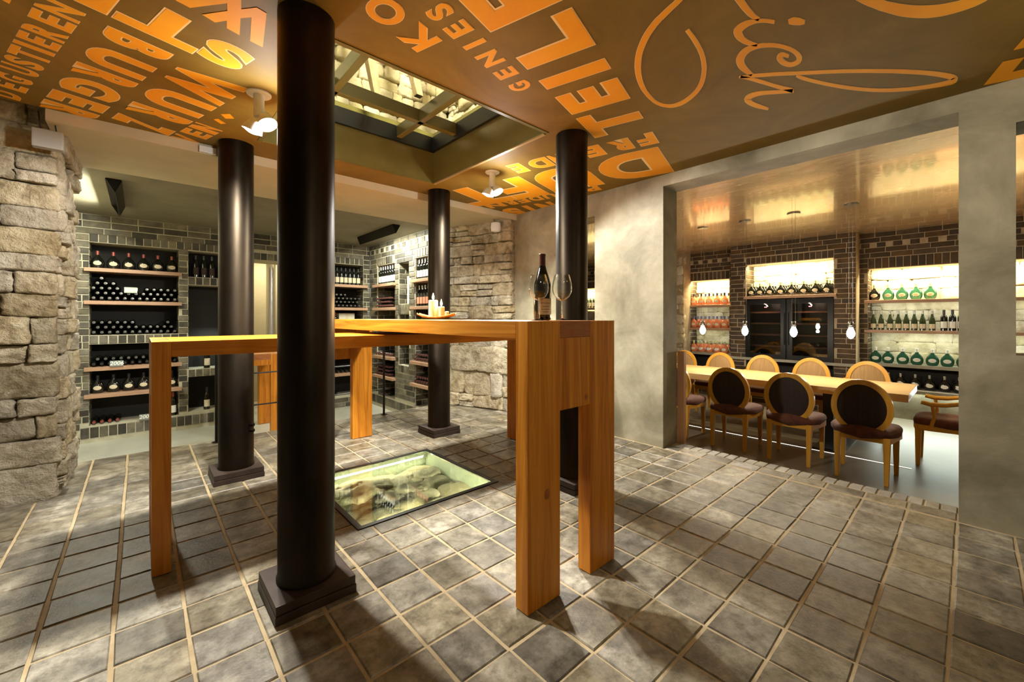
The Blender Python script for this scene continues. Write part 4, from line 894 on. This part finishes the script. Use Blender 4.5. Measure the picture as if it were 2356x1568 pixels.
# ---- railing at the platform edge
t = thing('railing', 'thin black metal railing along the platform edge', 'railing', (0.53, 4.68, 0))
for x in (0.0, 1.626): obj('post', MB().lathe([(.035, 0), (.035, .006), (.0125, .007), (.0125, .95)], 14, c=(x, -.02, 0)).mesh('post', smooth=True), 'black', t)
for z in (0.30, 0.61, 0.93): obj('rail', MB().tube([(0, -.02, z), (1.626, -.02, z)], .007, 8).mesh('rail', smooth=True), 'black', t)

# ---- wall washers
for x, sgn, lab in ((2.55, 1, 'black linear ceiling washer in front of the right wine wall'), (-0.17, -1, 'black linear ceiling washer near the stone pier')):
    t = thing('linear_washer', lab, 'lamp', (x, 5.73, 2.39), group='linear washers of the wine room')
    obj('housing', MB().quadloft([(-.055, -.6, -.012), (.055, -.6, -.012), (.055, .6, -.012), (-.055, .6, -.012)], [(-.05, -.6, -.001), (.05, -.6, -.001), (.05, .6, -.001), (-.05, .6, -.001)]), 'black_paint', t)
    obj('reflector', MB().quadloft([(-sgn * .055, -.6, -.011), (-sgn * .05, -.6, -.011), (-sgn * .05, .6, -.011), (-sgn * .055, .6, -.011)], [(-sgn * .012, -.6, -.115), (-sgn * .004, -.6, -.115), (-sgn * .004, .6, -.115), (-sgn * .012, .6, -.115)]), 'black_paint', t)
    for yy in (-.6, .594): obj('end_cap', MB().prism([(-sgn * .055, -.011), (sgn * .05, -.011), (-sgn * .004, -.115)], 0, .006).mesh('x'), 'black_paint', t)
for o in list(bpy.data.objects):
    if o.name.startswith('end_cap'):
        o.data.transform(Matrix(((1, 0, 0, 0), (0, 0, 1, 0), (0, 1, 0, 0), (0, 0, 0, 1))))
ec = [o for o in bpy.data.objects if o.name.startswith('end_cap')]
for o, yy in zip(sorted(ec, key=lambda o: o.name), (-.6, .594, -.6, .594)): o.location = (0, yy, 0)

# ================================================================== wine shelves and bottles
def shelf(label, axis, a, b, c0, c1, ztop, th=0.045, m='shelf_wood'):
    mb = MB()
    if axis == 'y': mb.box(a, b, c0, c1, ztop - th, ztop)
    else: mb.box(c0, c1, a, b, ztop - th, ztop)
    return tag(obj('shelf_board', mb.mesh('shelf_board', bevel=.003, seg=1), m), label, 'shelf', 'wooden bottle shelves')
BOT = {}
def bottle_meshes(kind, bmat, lmat, cmat):
    key = (kind, bmat, lmat, cmat)
    if key in BOT: return BOT[key]
    parts = []
    if kind == 'flask':
        pr = [(0.028, 0), (0.046, 0.005), (0.058, 0.028), (0.0635, 0.058), (0.062, 0.083), (0.052, 0.110), (0.034, 0.137), (0.019, 0.155), (0.0145, 0.172), (0.0145, 0.19)]
        parts.append(('body', setmat(MB().lathe(pr, 24, sy=.6).mesh('body', smooth=True), bmat)))
        parts.append(('capsule', setmat(MB().lathe([(.0155, .168), (.0155, .204), (.0170, .205), (.0165, .214), (.013, .216)], 14).mesh('capsule', smooth=True), cmat)))
        mb = MB(); n = 16
        def rad(z):
            for (r0, z0), (r1, z1) in zip(pr, pr[1:]):
                if z0 <= z <= z1: return r0 + (r1 - r0) * (z - z0) / (z1 - z0)
            return 0.02
        for ring in (0.0, 0.55, 1.0):
            for k in range(n):
                a = 2 * math.pi * k / n; x, z = 0.037 * ring * math.cos(a), 0.066 + 0.026 * ring * math.sin(a); r = rad(z)
                mb.v.append((x, -0.6 * math.sqrt(max(r * r - x * x, 1e-6)) - 0.0022, z))
        for rr in (0, 1):
            for k in range(n): k2 = (k + 1) % n; mb.f.append((rr * n + k, rr * n + k2, rr * n + n + k2, rr * n + n + k)); mb.m.append(0)
        parts.append(('label', setmat(mb.mesh('label', fix=False), lmat)))
    elif kind == 'slim':
        parts.append(('body', setmat(lathe_part([(.03, 0), (.037, .004), (.0375, .19), (.034, .208), (.022, .228), (.0145, .245), (.0142, .29)], 20), bmat)))
        parts.append(('capsule', setmat(lathe_part([(.0155, .246), (.0152, .296), (.0162, .297), (.0162, .305), (.012, .306)], 14), cmat)))
        parts.append(('label', setmat(patch(.0375, .04, .135, 1.0), lmat)))
    elif kind == 'flute':
        parts.append(('body', setmat(lathe_part([(.03, 0), (.036, .004), (.0365, .13), (.032, .165), (.022, .205), (.0148, .24), (.0142, .29)], 20), bmat)))
        parts.append(('capsule', setmat(lathe_part([(.0155, .25), (.0152, .296), (.0162, .297), (.0162, .305), (.012, .306)], 14), cmat)))
        parts.append(('label', setmat(patch(.0365, .03, .10, 1.0), lmat)))
    BOT[key] = parts; return parts
def bottle(kind, loc, rot, label, group, bmat='dark_glass', lmat='paper', cmat='cap_black', s=1.0):
    t = thing('wine_bottle', label, 'bottle', loc, rot, group); t.scale = (s, s, s)
    for nm, me in bottle_meshes(kind, bmat, lmat, cmat): obj(nm, me, None, t)
    return t
def lying_mesh(cmat):
    if cmat not in BOT:
        mb = MB().lathe([(.02, 0), (.033, .004), (.034, .18), (.030, .20), (.018, .225), (.0138, .24), (.0138, .27)], 14, mi=0).lathe([(.0150, .235), (.0148, .292), (.0158, .293), (.0155, .300), (.004, .301)], 12, mi=1)
        mb.v = [(x, -z, y) for x, y, z in mb.v]
        BOT[cmat] = setmat(mb.mesh('lying_bottle', smooth=True), ['dark_glass', cmat])
    return BOT[cmat]
def lying(axis, us, z, front, rot, where, row, group, cmat='cap_steel'):
    """one row of bottles lying neck outward; labels count them from the left of the photograph"""
    for k, u in enumerate(us):
        o = obj('lying_wine_bottle', lying_mesh(cmat), None, None, (u, front + 0.30, z) if axis == 'y' else (front + 0.30, u, z), rot)
        o.rotation_euler = (0, random.uniform(0, 6), rot)
        tag(o, f'dark bottle lying {ORD[k]} from left, {row} row, {where}', 'bottle', group)
RY, RX = 0.0, R(-90)
BF = 6.985                                   # front edge of the shelves on the back wall
S = 0.0685
for z, nm in ((1.745, 'top'), (1.352, 'second')): shelf(f'wooden {nm} shelf of the left black wine niche', 'y', -0.485, 0.421, BF, WY + .32, z)
for z, nm in ((0.555, 'third'), (0.23, 'lowest')): shelf(f'wooden {nm} shelf of the left black wine niche', 'y', -0.485, 0.421, BF, WY + .32, z)
for k in range(6):
    bottle('flask', (-0.376 + .1395 * k, WY + .07, 1.745), RY, f'{ORD[k]} round flask bottle from left on the top shelf, left wine niche', 'flasks on the top wine shelf', 'dark_glass', 'paper', 'cap_red', 1.0)
    bottle('flask', (-0.376 + .1395 * k, WY + .07, 0.23), RY, f'{ORD[k]} round flask bottle from left on the lowest shelf, left wine niche', 'flasks on the lowest wine shelf', 'dark_glass', 'paper', 'cap_black', 1.0)
H = S * 0.868
rowg = lambda x0, n: [x0 + S * i for i in range(n)]
lw_ = 'second shelf, left wine niche'
lying('y', rowg(-0.405, 12), 1.352 + .034, BF + .03, RY, lw_, 'bottom', 'bottles lying on the second wine shelf'); lying('y', rowg(-0.371, 11), 1.386 + H, BF + .03, RY, lw_, 'middle', 'bottles lying on the second wine shelf')
lying('y', rowg(-0.405, 4) + rowg(0.074, 5), 1.386 + 2 * H, BF + .03, RY, lw_, 'third', 'bottles lying on the second wine shelf'); lying('y', rowg(-0.371, 3), 1.386 + 3 * H, BF + .03, RY, lw_, 'fourth', 'bottles lying on the second wine shelf')
lying('y', rowg(-0.337, 1), 1.386 + 4 * H, BF + .03, RY, lw_, 'top', 'bottles lying on the second wine shelf')
lw_ = 'brick ledge, left wine niche'
lying('y', rowg(-0.405, 12), 0.937 + .034, BF + .08, RY, lw_, 'bottom', 'bottles lying on the brick ledge'); lying('y', rowg(-0.371, 11), 0.971 + H, BF + .08, RY, lw_, 'middle', 'bottles lying on the brick ledge')
lying('y', rowg(-0.405, 6) + [0.28], 0.971 + 2 * H, BF + .08, RY, lw_, 'top', 'bottles lying on the brick ledge')
lw_ = 'third shelf, left wine niche'
lying('y', rowg(-0.405, 12), 0.555 + .034, BF + .05, RY, lw_, 'lower', 'bottles lying on the third wine shelf', 'cap_black'); lying('y', rowg(-0.371, 11), 0.589 + H, BF + .05, RY, lw_, 'upper', 'bottles lying on the third wine shelf')
lying('y', rowg(-0.405, 4), -0.147 + .034, BF + .08, RY, 'bottom ledge, left wine niche', 'only', 'bottles lying on the bottom ledge', 'cap_red')
bottle('slim', (0.335, WY + .06, -0.147), RY, 'upright bottle with red capsule on the bottom ledge, left wine niche', 'upright bottles', 'dark_glass', 'paper_white', 'cap_red')
# chalk signs
def text_mesh(body, size):
    cu = bpy.data.curves.new('txt', 'FONT'); cu.body = body; cu.size = size; cu.align_x = 'CENTER'; cu.align_y = 'CENTER'; cu.extrude = .0006; cu.offset = .001; cu.resolution_u = 3; cu.shear = 0.2
    o = bpy.data.objects.new('txt', cu); COL.objects.link(o); bpy.context.view_layer.update(); dg = bpy.context.evaluated_depsgraph_get()
    me = bpy.data.meshes.new_from_object(o.evaluated_get(dg)); bpy.data.objects.remove(o); return me
def year_sign(loc, body, m, label, w_=.12, h_=.07):
    t = thing('year_sign', label, 'sign', loc, group='year signs in the wine niche')
    obj('board', MB().box(-w_ / 2, w_ / 2, -.004, .004, 0, h_).mesh('board', bevel=.002), m, t)
    me = text_mesh(body, .062); me.transform(Matrix.Rotation(R(90), 4, 'X')); me.transform(Matrix.Translation((0, -.005, h_ / 2)))
    me.materials.clear(); setmat(me, 'chalk'); obj('writing', me, None, t)
    t.rotation_euler = (R(-8), 0, 0)
year_sign((-0.077, BF - .012, 1.455), '2004', 'slate_pale', 'pale year sign on the second shelf, left wine niche')
year_sign((-0.204, BF - .012, 0.556), '2006', 'slate', 'slate year sign on the third shelf, left wine niche')
year_sign((0.06, BF + .04, -0.146), '2006', 'slate', 'slate year sign on the bottom ledge, left wine niche')
# second bay
for k, x in enumerate((0.58, 0.67, 0.76, 0.86, 0.95)):
    bottle('slim', (x, WY + .10, 1.70), RY, f'{ORD[k]} dark slim bottle in the small upper niche beside the left wine niche', 'bottles in the small upper niche', 'dark_glass', 'back_dark', 'cap_black')
bottle('slim', (0.70, WY + .06, 0.451), RY, 'single labelled bottle in the middle niche behind the left table leg', 'single bottles')
bottle('slim', (0.70, WY + .08, -0.123), RY, 'single tall bottle in the low niche behind the left table leg', 'single bottles')
area('niche_lamp', (0.77, WY + .12, 0.95), (0, 0.3, -1), .3, .1, 1.2, COOL)
# central niche
for z, nm in ((1.703, 'top'), (1.317, 'second'), (0.54, 'third'), (0.22, 'lowest')): shelf(f'wooden {nm} shelf of the brick niche in the far corner', 'y', 2.06, 2.941, BF, WY + .32, z)
for k, x in enumerate((2.32, 2.39, 2.459, 2.53, 2.60, 2.671, 2.742, 2.815)):
    bottle('slim', (x, WY + .05, 1.703), RY, f'{ORD[k]} bottle from left with cream label, top shelf, far corner niche', 'bottles on the far corner shelf', 'dark_glass', 'paper', 'cap_black', .92)
lw_ = 'second shelf, far corner niche'
for j in range(4): lying('y', rowg(2.33 + (S / 2 if j % 2 else 0), 8 - j % 2 if j < 3 else 4), 1.351 + j * H, BF + .05, RY, lw_, ['bottom', 'second', 'third', 'top'][j], 'bottles lying in the far corner niche')
t = thing('wine_carton', 'white wine carton on the brick ledge, far corner niche', 'box', (2.62, WY + .14, 0.937))
obj('body', MB().box(-.13, .13, -.10, .10, 0, .285).mesh('body', bevel=.004), 'cardboard', t); obj('tape', MB().box(-.025, .025, -.1005, .1005, .1, .2865), 'paper', t)
for k in range(2): bottle('slim', (2.36 + .08 * k, WY + .08, 0.937), RY, f'{ORD[k]} salmon labelled bottle beside the white wine carton', 'bottles beside the carton', 'dark_glass', 'paper_pink', 'cap_red')
lying('y', rowg(2.33, 8), 0.574, BF + .05, RY, 'third shelf, far corner niche', 'lower', 'bottles lying low in the far corner niche'); lying('y', rowg(2.33, 8), 0.254, BF + .05, RY, 'lowest shelf, far corner niche', 'only', 'bottles lying low in the far corner niche', 'cap_black')
lying('y', rowg(2.33, 3), -0.113, BF + .08, RY, 'bottom ledge, far corner niche', 'only', 'bottles lying low in the far corner niche')
# right wine wall
XF = 2.935
for z, nm in ((1.70, 'top'), (1.312, 'second'), (0.52, 'third'), (0.20, 'lowest')):
    shelf(f'wooden {nm} shelf of the right wine wall, niche next to the corner', 'x', 6.06, 6.80, XF, WX + .32, z); shelf(f'wooden {nm} shelf of the right wine wall, niche beside the stone wall', 'x', 4.88, 5.50, XF, WX + .32, z)
for k in range(7): bottle('slim', (WX + .05, 6.70 - .088 * k, 1.70), RX, f'{ORD[k]} bottle from left with white label, right wine wall, corner niche', 'white labelled bottles on the right wine wall', 'dark_glass', 'paper_white', 'cap_silver')
lw_ = 'second shelf, right wine wall, corner niche'
yrow = lambda y0, n: [y0 - S * i for i in range(n)]
for j in range(3): lying('x', yrow(6.70 - (S / 2 if j % 2 else 0), 8 - j % 2), 1.346 + j * H, XF + .03, RX, lw_, ['bottom', 'middle', 'top'][j], 'bottles lying on the right wine wall', 'cap_dusky')
for j in range(3): lying('x', yrow(6.70 - (S / 2 if j % 2 else 0), 8 - j % 2), 0.234 + j * H, XF + .03, RX, 'lowest shelf, right wine wall, corner niche', ['bottom', 'middle', 'top'][j], 'bottles lying on the right wine wall', 'cap_dusky')
lying('x', yrow(6.70, 8), 0.554, XF + .03, RX, 'third shelf, right wine wall, corner niche', 'only', 'bottles lying on the right wine wall', 'cap_dusky')
lying('x', yrow(6.66, 4), -0.113, XF + .05, RX, 'bottom ledge, right wine wall, corner niche', 'only', 'bottles lying on the right wine wall')
for k in range(6): bottle('slim', (WX + .06, 5.42 - .085 * k, 1.70), RX, f'{ORD[k]} bottle from left with white label, right wine wall, niche beside stone', 'white labelled bottles beside the stone wall', 'dark_glass', 'paper_white', 'cap_silver')
for k in range(6): bottle('slim', (WX + .06, 5.42 - .085 * k, 1.312), RX, f'{ORD[k]} salmon labelled bottle from left, right wine wall, niche beside stone', 'salmon labelled bottles beside the stone wall', 'dark_glass', 'paper_pink', 'cap_silver')
for j in range(2): lying('x', yrow(5.41 - (S / 2 if j % 2 else 0), 7 - j % 2), 0.554 + j * H, XF + .03, RX, 'third shelf, niche beside stone wall', ['bottom', 'top'][j], 'bottles lying beside the stone wall', 'cap_dusky')
for j in range(2): lying('x', yrow(5.41 - (S / 2 if j % 2 else 0), 7 - j % 2), 0.234 + j * H, XF + .03, RX, 'lowest shelf, niche beside stone wall', ['bottom', 'top'][j], 'bottles lying beside the stone wall', 'cap_dusky')
t = thing('price_board', 'tall pale board standing in the small brick recess', 'board', (WX + .05, 5.72, 1.36)); obj('panel', MB().box(-.006, .006, -.05, .05, 0, .42).mesh('panel', bevel=.002), 'cardboard', t)
t = thing('price_board', 'small pale board at the foot of the small brick recess', 'board', (WX - .02, 5.80, 0.80)); obj('panel', MB().box(-.006, .006, -.07, .07, 0, .30).mesh('panel', bevel=.002), 'cardboard', t)
# steel tube in the passage
t = thing('steel_column', 'pale steel column in the passage behind the brick doorway', 'column', (1.62, 7.75, WF))
obj('shaft', MB().lathe([(.07, 0), (.07, 2.65)], 32).mesh('shaft', smooth=True), 'cap_silver', t); obj('base_plate', MB().box(-.1, .1, -.1, .1, 0, .015), 'grey_box', t)

# ================================================================== DINING ROOM
# wooden end board at the opening
t = thing('rail_panel', 'pinkish beech end board beside the opening to the dining room', 'panel', (3.72, 1.79, -0.19))
obj('board', MB().box(-.022, .022, -.035, .028, 0, 1.03).mesh('board', bevel=.003), 'pink_wood', t)
# table
t = thing('dining_table', 'long pale oak dining table with black pedestals', 'table', (6.25, 2.30, DF))
obj('tabletop', MB().box(-.50, .50, -1.88, 1.88, .672, .75).mesh('tabletop', bevel=.004), 'pale_oak', t)
for y in (-1.2, 1.2):
    obj('pedestal', MB().box(-.36, .36, y - .05, y + .05, .012, .672).mesh('pedestal', bevel=.004), 'black', t)
    obj('foot_plate', MB().box(-.38, .38, y - .15, y + .15, 0, .014).mesh('foot_plate', bevel=.003), 'black', t)
# chairs: local +x is the front
def ellipse_ring(cx, cz, ry, rz, wdt, thk, tilt, n=48):
    mb = MB()
    for k in range(n):
        a = 2 * math.pi * k / n; ca, sa = math.cos(a), math.sin(a)
        for (dr, dx) in ((0, -thk / 2), (0, thk / 2), (-wdt, thk / 2), (-wdt, -thk / 2)):
            y, z = (ry + dr) * ca, cz + (rz + dr) * sa
            mb.v.append((cx + dx - (z - cz) * tilt, y, z))
    for k in range(n):
        k2 = (k + 1) % n
        for j in range(4): j2 = (j + 1) % 4; mb.f.append((k * 4 + j, k2 * 4 + j, k2 * 4 + j2, k * 4 + j2)); mb.m.append(0)
    return mb
def ellipse_dome(cx, cz, ry, rz, x0, bulge, tilt, n=40):
    mb = MB()
    for i, ring in enumerate((1.0, 0.97, 0.7, 0.35)):
        for k in range(n):
            a = 2 * math.pi * k / n; z = cz + rz * ring * math.sin(a)
            mb.v.append((cx + x0 + (0 if i == 0 else bulge * (1 - ring ** 2 * .85)) - (z - cz) * tilt, ry * ring * math.cos(a), z))
    for i in range(3):
        for k in range(n): k2 = (k + 1) % n; mb.f.append((i * n + k, i * n + k2, i * n + n + k2, i * n + n + k)); mb.m.append(0)
    mb.f.append(tuple(3 * n + k for k in range(n))); mb.m.append(0)
    mb.f.append(tuple(range(n))); mb.m.append(0)
    return mb
CH = {}
def leg_mb(x, y, xb, yb, top=.43, s=.026):
    mb = MB(); a = [(xb - s * .62, yb - s * .62, 0), (xb + s * .62, yb - s * .62, 0), (xb + s * .62, yb + s * .62, 0), (xb - s * .62, yb + s * .62, 0)]
    b = [(x - s, y - s, top), (x + s, y - s, top), (x + s, y + s, top), (x - s, y + s, top)]
    return mb.quadloft(a, b)
def chair_parts():
    P = []
    tilt = 0.10; cz = 0.685; cx = -0.218
    P.append(('back_frame', setmat(ellipse_ring(cx, cz, .228, .264, .046, .036, tilt).mesh('back_frame', smooth=True, bevel=0), 'chair_z')))
    P.append(('back_upholstery', setmat(ellipse_dome(cx, cz, .186, .222, -.004, -.016, tilt).mesh('back_upholstery', smooth=True), 'back_dark')))
    P.append(('back_cushion', setmat(ellipse_dome(cx, cz, .186, .222, .004, .022, tilt).mesh('back_cushion', smooth=True), 'back_tan')))
    P.append(('back_support', setmat(MB().quadloft([(-.205, -.135, .425), (-.165, -.135, .425), (-.165, .135, .425), (-.205, .135, .425)], [(-.215, -.095, .46), (-.18, -.095, .46), (-.18, .095, .46), (-.215, .095, .46)]).mesh('back_support', bevel=.004), 'chair_y')))
    out = [(-.225, -.205), (-.225, .205), (.12, .255), (.19, .245), (.225, .20), (.238, .10), (.24, 0), (.238, -.10), (.225, -.20), (.19, -.245), (.12, -.255)]
    P.append(('seat_frame', setmat(MB().prism(out, .375, .43).mesh('seat_frame', bevel=.004), 'chair_y')))
    bm = bmesh.new()
    bot = [bm.verts.new((x * .985, y * .985, .430)) for x, y in out]; mid = [bm.verts.new((x * 1.01, y * 1.01, .462)) for x, y in out]
    top = [bm.verts.new((x * .93, y * .93, .492)) for x, y in out]; inn = [bm.verts.new((x * .55, y * .55, .503)) for x, y in out]
    n = len(out)
    for A, B in ((bot, mid), (mid, top), (top, inn)):
        for k in range(n): bm.faces.new((A[k], A[(k + 1) % n], B[(k + 1) % n], B[k]))
    bm.faces.new(inn); bm.faces.new(list(reversed(bot))); bmesh.ops.recalc_face_normals(bm, faces=bm.faces)
    bmesh.ops.subdivide_edges(bm, edges=list(bm.edges), cuts=1, smooth=0.4, use_grid_fill=True)
    me = bpy.data.meshes.new('seat_cushion'); bm.to_mesh(me); bm.free(); me.polygons.foreach_set('use_smooth', [True] * len(me.polygons))
    P.append(('seat_cushion', setmat(me, 'upholstery')))
    for x, y, xb, yb in ((-.205, -.18, -.235, -.178), (-.205, .18, -.235, .178), (.195, -.205, .20, -.205), (.195, .205, .20, .205)):
        P.append(('leg', setmat(leg_mb(x, y, xb, yb).mesh('leg', bevel=.003, seg=1), 'chair_z')))
    return P
def arm_parts():
    P = []
    for s in (-1, 1):
        pts = [(-.215, s * .215, .70), (-.12, s * .250, .685), (0, s * .265, .655), (.10, s * .268, .650), (.17, s * .265, .665)]
        P.append(('armrest', setmat(MB().tube(pts, [.017, .020, .022, .023, .020], 10).mesh('armrest', smooth=True), 'chair_x')))
        P.append(('arm_post', setmat(MB().tube([(.10, s * .245, .42), (.075, s * .256, .52), (.09, s * .266, .64)], [.019, .015, .016], 8).mesh('arm_post', smooth=True), 'chair_z')))
    return P
def chair(loc, rotz, label, arms=False):
    if 'c' not in CH: CH['c'] = chair_parts(); CH['a'] = arm_parts()
    t = thing('armchair' if arms else 'dining_chair', label, 'chair', (loc[0], loc[1], DF), rotz, 'oval back chairs around the dining table')
    for nm, me in CH['c'] + (CH['a'] if arms else []): obj(nm, me, None, t)
for k, (x, y) in enumerate(((5.27, 0.69), (5.32, 1.29), (5.345, 1.90), (5.36, 2.58), (5.36, 3.2))):
    chair((x, y), 0.0, f'oval back chair on the near side of the dining table, {ORD[k]} from the right')
for k, y in enumerate((0.92, 1.545, 2.17, 2.80, 3.42)):
    chair((6.98, y), R(180), f'oval back armchair on the far side of the dining table, {ORD[k]} from the right', True)
chair((6.22, 0.17), R(90), 'armchair at the right head of the dining table', True)
# pendants
for k, (y, nm) in enumerate(((0.95, 'rightmost'), (1.525, 'second from right'), (2.10, 'third from right'), (2.68, 'leftmost'))):
    t = thing('pendant_lamp', f'bare glowing pendant bulb over the dining table, {nm}', 'lamp', (6.25, y, 0.90), group='four pendant bulbs')
    obj('bulb', MB().lathe([(.004, 0), (.022, .010), (.036, .035), (.041, .060), (.036, .088), (.024, .115), (.019, .135)], 22).mesh('bulb', smooth=True), 'bulb', t)
    obj('socket', MB().lathe([(.021, .132), (.030, .138), (.030, .152), (.022, .158), (.024, .195), (.019, .202)], 18).mesh('socket', smooth=True), 'glass', t)
    for s in (-1, 1): obj('cable', MB().tube([(0, s * .018, .20), (0, s * .018, 1.585)], .0016, 6), 'cap_silver', t)
    obj('canopy', MB().lathe([(.07, 1.575), (.075, 1.589)], 28).mesh('canopy', smooth=True), 'cap_silver', t)
    point('pendant_light', (6.25, y, 0.865), 14, (1.0, 0.88, 0.68), 0.03)
# light line in the floor
t = thing('floor_light_strip', 'thin white light line set in the dark dining floor', 'light strip', (5.80, 1.6, DF))
obj('profile', MB().box(-.012, .012, -1.2, 1.2, 0, .002), 'grey_box', t); obj('diffuser', MB().box(-.006, .006, -1.2, 1.2, .002, .004), 'led', t)
# wine fridge
f = thing('wine_fridge', 'black built-in double door wine fridge', 'fridge', (DMX, 2.1275, 0.43))
mb = MB()
hw = .648
mb.box(.02, .40, -hw, -hw + .03, 0, 1.04).box(.02, .40, hw - .03, hw, 0, 1.04).box(.02, .40, -hw, hw, 0, .04).box(.02, .40, -hw, hw, 1.0, 1.04).box(.38, .40, -hw, hw, 0, 1.04).box(.02, .38, -.02, .02, .04, 1.0)
obj('cabinet', mb, 'black_paint', f)
for s in (-1, 1):
    y0, y1 = (.012, hw) if s > 0 else (-hw, -.012)
    dm = MB().box(-.022, .018, y0, y0 + .075, .0, 1.04).box(-.022, .018, y1 - .075, y1, 0, 1.04).box(-.022, .018, y0 + .075, y1 - .075, 0, .075).box(-.022, .018, y0 + .075, y1 - .075, .955, 1.04)
    dr = obj('door', dm, 'black_paint', f)
    obj('pane', MB().box(-.010, -.002, y0 + .075, y1 - .075, .075, .955), 'glass', dr)
    obj('handle', MB().tube([(-.05, .03 * s, .25), (-.05, .03 * s, .8)], .008, 8).mesh('handle', smooth=True), 'black', dr)
    for z in (.20, .40, .60, .80): obj('fridge_shelf', MB().box(.065, .36, y0 + .03, y1 - .03, z, z + .026), 'fridge_shelf', f)
    obj('display', MB().box(.028, .034, (y0 + y1) / 2 - .018, (y0 + y1) / 2 - .006, .90, .912).box(.028, .034, (y0 + y1) / 2 + .006, (y0 + y1) / 2 + .018, .90, .912), 'led_red', f)
    area('fridge_light', (DMX + .032, 2.1275 + (y0 + y1) / 2, 0.43 + .985), (.35, 0, -1), .02, .4, 4.0, (1.0, .7, .5))
    for j, (yy, z) in enumerate((((y0 + y1) / 2 - .1, .2275), ((y0 + y1) / 2 + .02, .2275), ((y0 + y1) / 2 + .12, .042), ((y0 + y1) / 2 - .06, .042))):
        o = obj('lying_wine_bottle', lying_mesh('cap_black'), None, None, (DMX + .36, 2.1275 + yy, .43 + z + .034), RX)
        tag(o, f'dark bottle lying in the wine fridge behind the {"left" if s > 0 else "right"} door, {ORD[j]} one', 'bottle', 'bottles inside the wine fridge')
# counter
mb = MB().box(DX - .05, DX - .002, -.70, 1.197, .395, .44).box(DX - .002, DX + .355, -.68, 1.085, .395, .44).box(DMX - .05, DMX - .002, 1.20, 3.04, .38, .425).box(DMX - .002, DMX + .41, 1.49, 2.76, .38, .425).box(DX - .05, DX - .002, 3.043, 3.947, .395, .435).box(DX - .002, DX + .355, 3.195, 3.955, .395, .435)
tag(obj('stone_counter', mb.mesh('stone_counter'), 'counter'), 'grey stone counter ledge along the dark brick wall', 'counter')
# dining shelves
shelf('upper reddish shelf with green flasks, right lit niche', 'x', -.70, 1.14, DX - .03, DX + .32, 1.4235)
shelf('lower reddish shelf with slim bottles, right lit niche', 'x', -.70, 1.14, DX - .03, DX + .32, 0.957)
shelf('upper reddish shelf with orange flasks, left lit niche', 'x', 3.14, 4.0, DX - .03, DX + .32, 1.41)
shelf('lower reddish shelf with orange flasks, left lit niche', 'x', 3.14, 4.0, DX - .03, DX + .32, 0.94)
shelf('reddish shelf with dark flasks above the wine fridge', 'x', 1.44, 2.80, DMX - .03, DMX + .40, 1.535, .05)
shelf('pale shelf in the lit niche seen through the narrow window', 'x', 5.95, 7.05, DX - .03, DX + .32, 1.40)
for k, y in enumerate((1.029, 0.866, 0.708, 0.554, 0.402)):
    bottle('flask', (DX + .10, y, 1.4235), RX, f'{"dark" if k == 0 else "green"} flask bottle, {ORD[k]} from left, upper shelf of the right lit niche', 'flasks on the upper right shelf', 'dark_glass' if k == 0 else 'green_glass', 'paper', 'cap_green', 1.13)
for k, y in enumerate((1.04, 0.948, 0.843, 0.749, 0.66, 0.572, 0.483, 0.382)):
    bottle('flute', (DX + .09, y, .957), RX, f'pale labelled slim bottle, {ORD[k]} from left, lower shelf of the right lit niche', 'slim bottles on the lower right shelf', 'olive_glass', 'paper', 'cap_silver', .98)
for k, y in enumerate((0.262, 0.176, 0.09, 0.0)):
    bottle('slim', (DX + .09, y, .957), RX, f'dark bottle with cream label, {ORD[k]} from left, right end of the lower shelf', 'dark bottles on the lower right shelf', 'dark_glass', 'paper_white', 'cap_black', 1.0)
for k, y in enumerate((1.01, 0.865, 0.698, 0.542, 0.379, 0.227, 0.07)):
    bottle('flask', (DX + .06, y, .44), RX, f'green flask with white cap, {ORD[k]} from left, stone counter at right', 'green flasks on the counter', 'deep_green', 'paper_white', 'cap_white', 1.13)
for k, y in enumerate((0.86, 0.721, 0.559, 0.408, 0.254, 0.109)):
    bottle('flask', (DX + .06, y, .0725), RX, f'dark flask with white label, {ORD[k]} from left, compartment under the right counter', 'flasks under the counter', 'dark_glass', 'paper_white', 'cap_silver', 1.05)
for k, y in enumerate((2.70, 2.559, 2.402, 2.234, 2.071, 1.896, 1.735, 1.58)):
    for j in range(3):
        bottle('flask', (DMX + .07 + .12 * j, y - .012 * j, 1.535), RX, f'dark flask bottle above the wine fridge, {ORD[k]} from left, {["front", "middle", "back"][j]} row', 'flasks above the wine fridge', 'dark_glass', 'paper', 'cap_green', 1.09)
for zz, nm, cm, mt in ((1.41, 'upper shelf', 'cap_black', 'paper'), (0.94, 'lower shelf', 'cap_blue', 'paper'), (0.435, 'counter', 'cap_green', 'paper_white')):
    for k, y in enumerate((3.905, 3.75, 3.59, 3.434, 3.291)):
        for j in range(2):
            bottle('flask', (DX + .06 + .13 * j, y - .03 * j, zz), RX, f'orange flask, {ORD[k]} from left, {["front", "back"][j]} row, {nm} of the left lit niche', f'orange flasks on the {nm}', 'clear_wine', mt, cm, 1.1)
for k in range(9): bottle('slim', (DX + .08, 6.9 - .1 * k, 1.40), RX, f'{ORD[k]} bottle on the pale shelf seen through the narrow wall window', 'bottles seen through the narrow window', 'olive_glass', 'paper_white', 'cap_green')
# light from under the counter on the dining floor
area_xy('counter_light', (DX - .045, 0.2, .045), (0, 1, 0), (-.8, 0, -.6), 1.6, .012, 12, COOL)
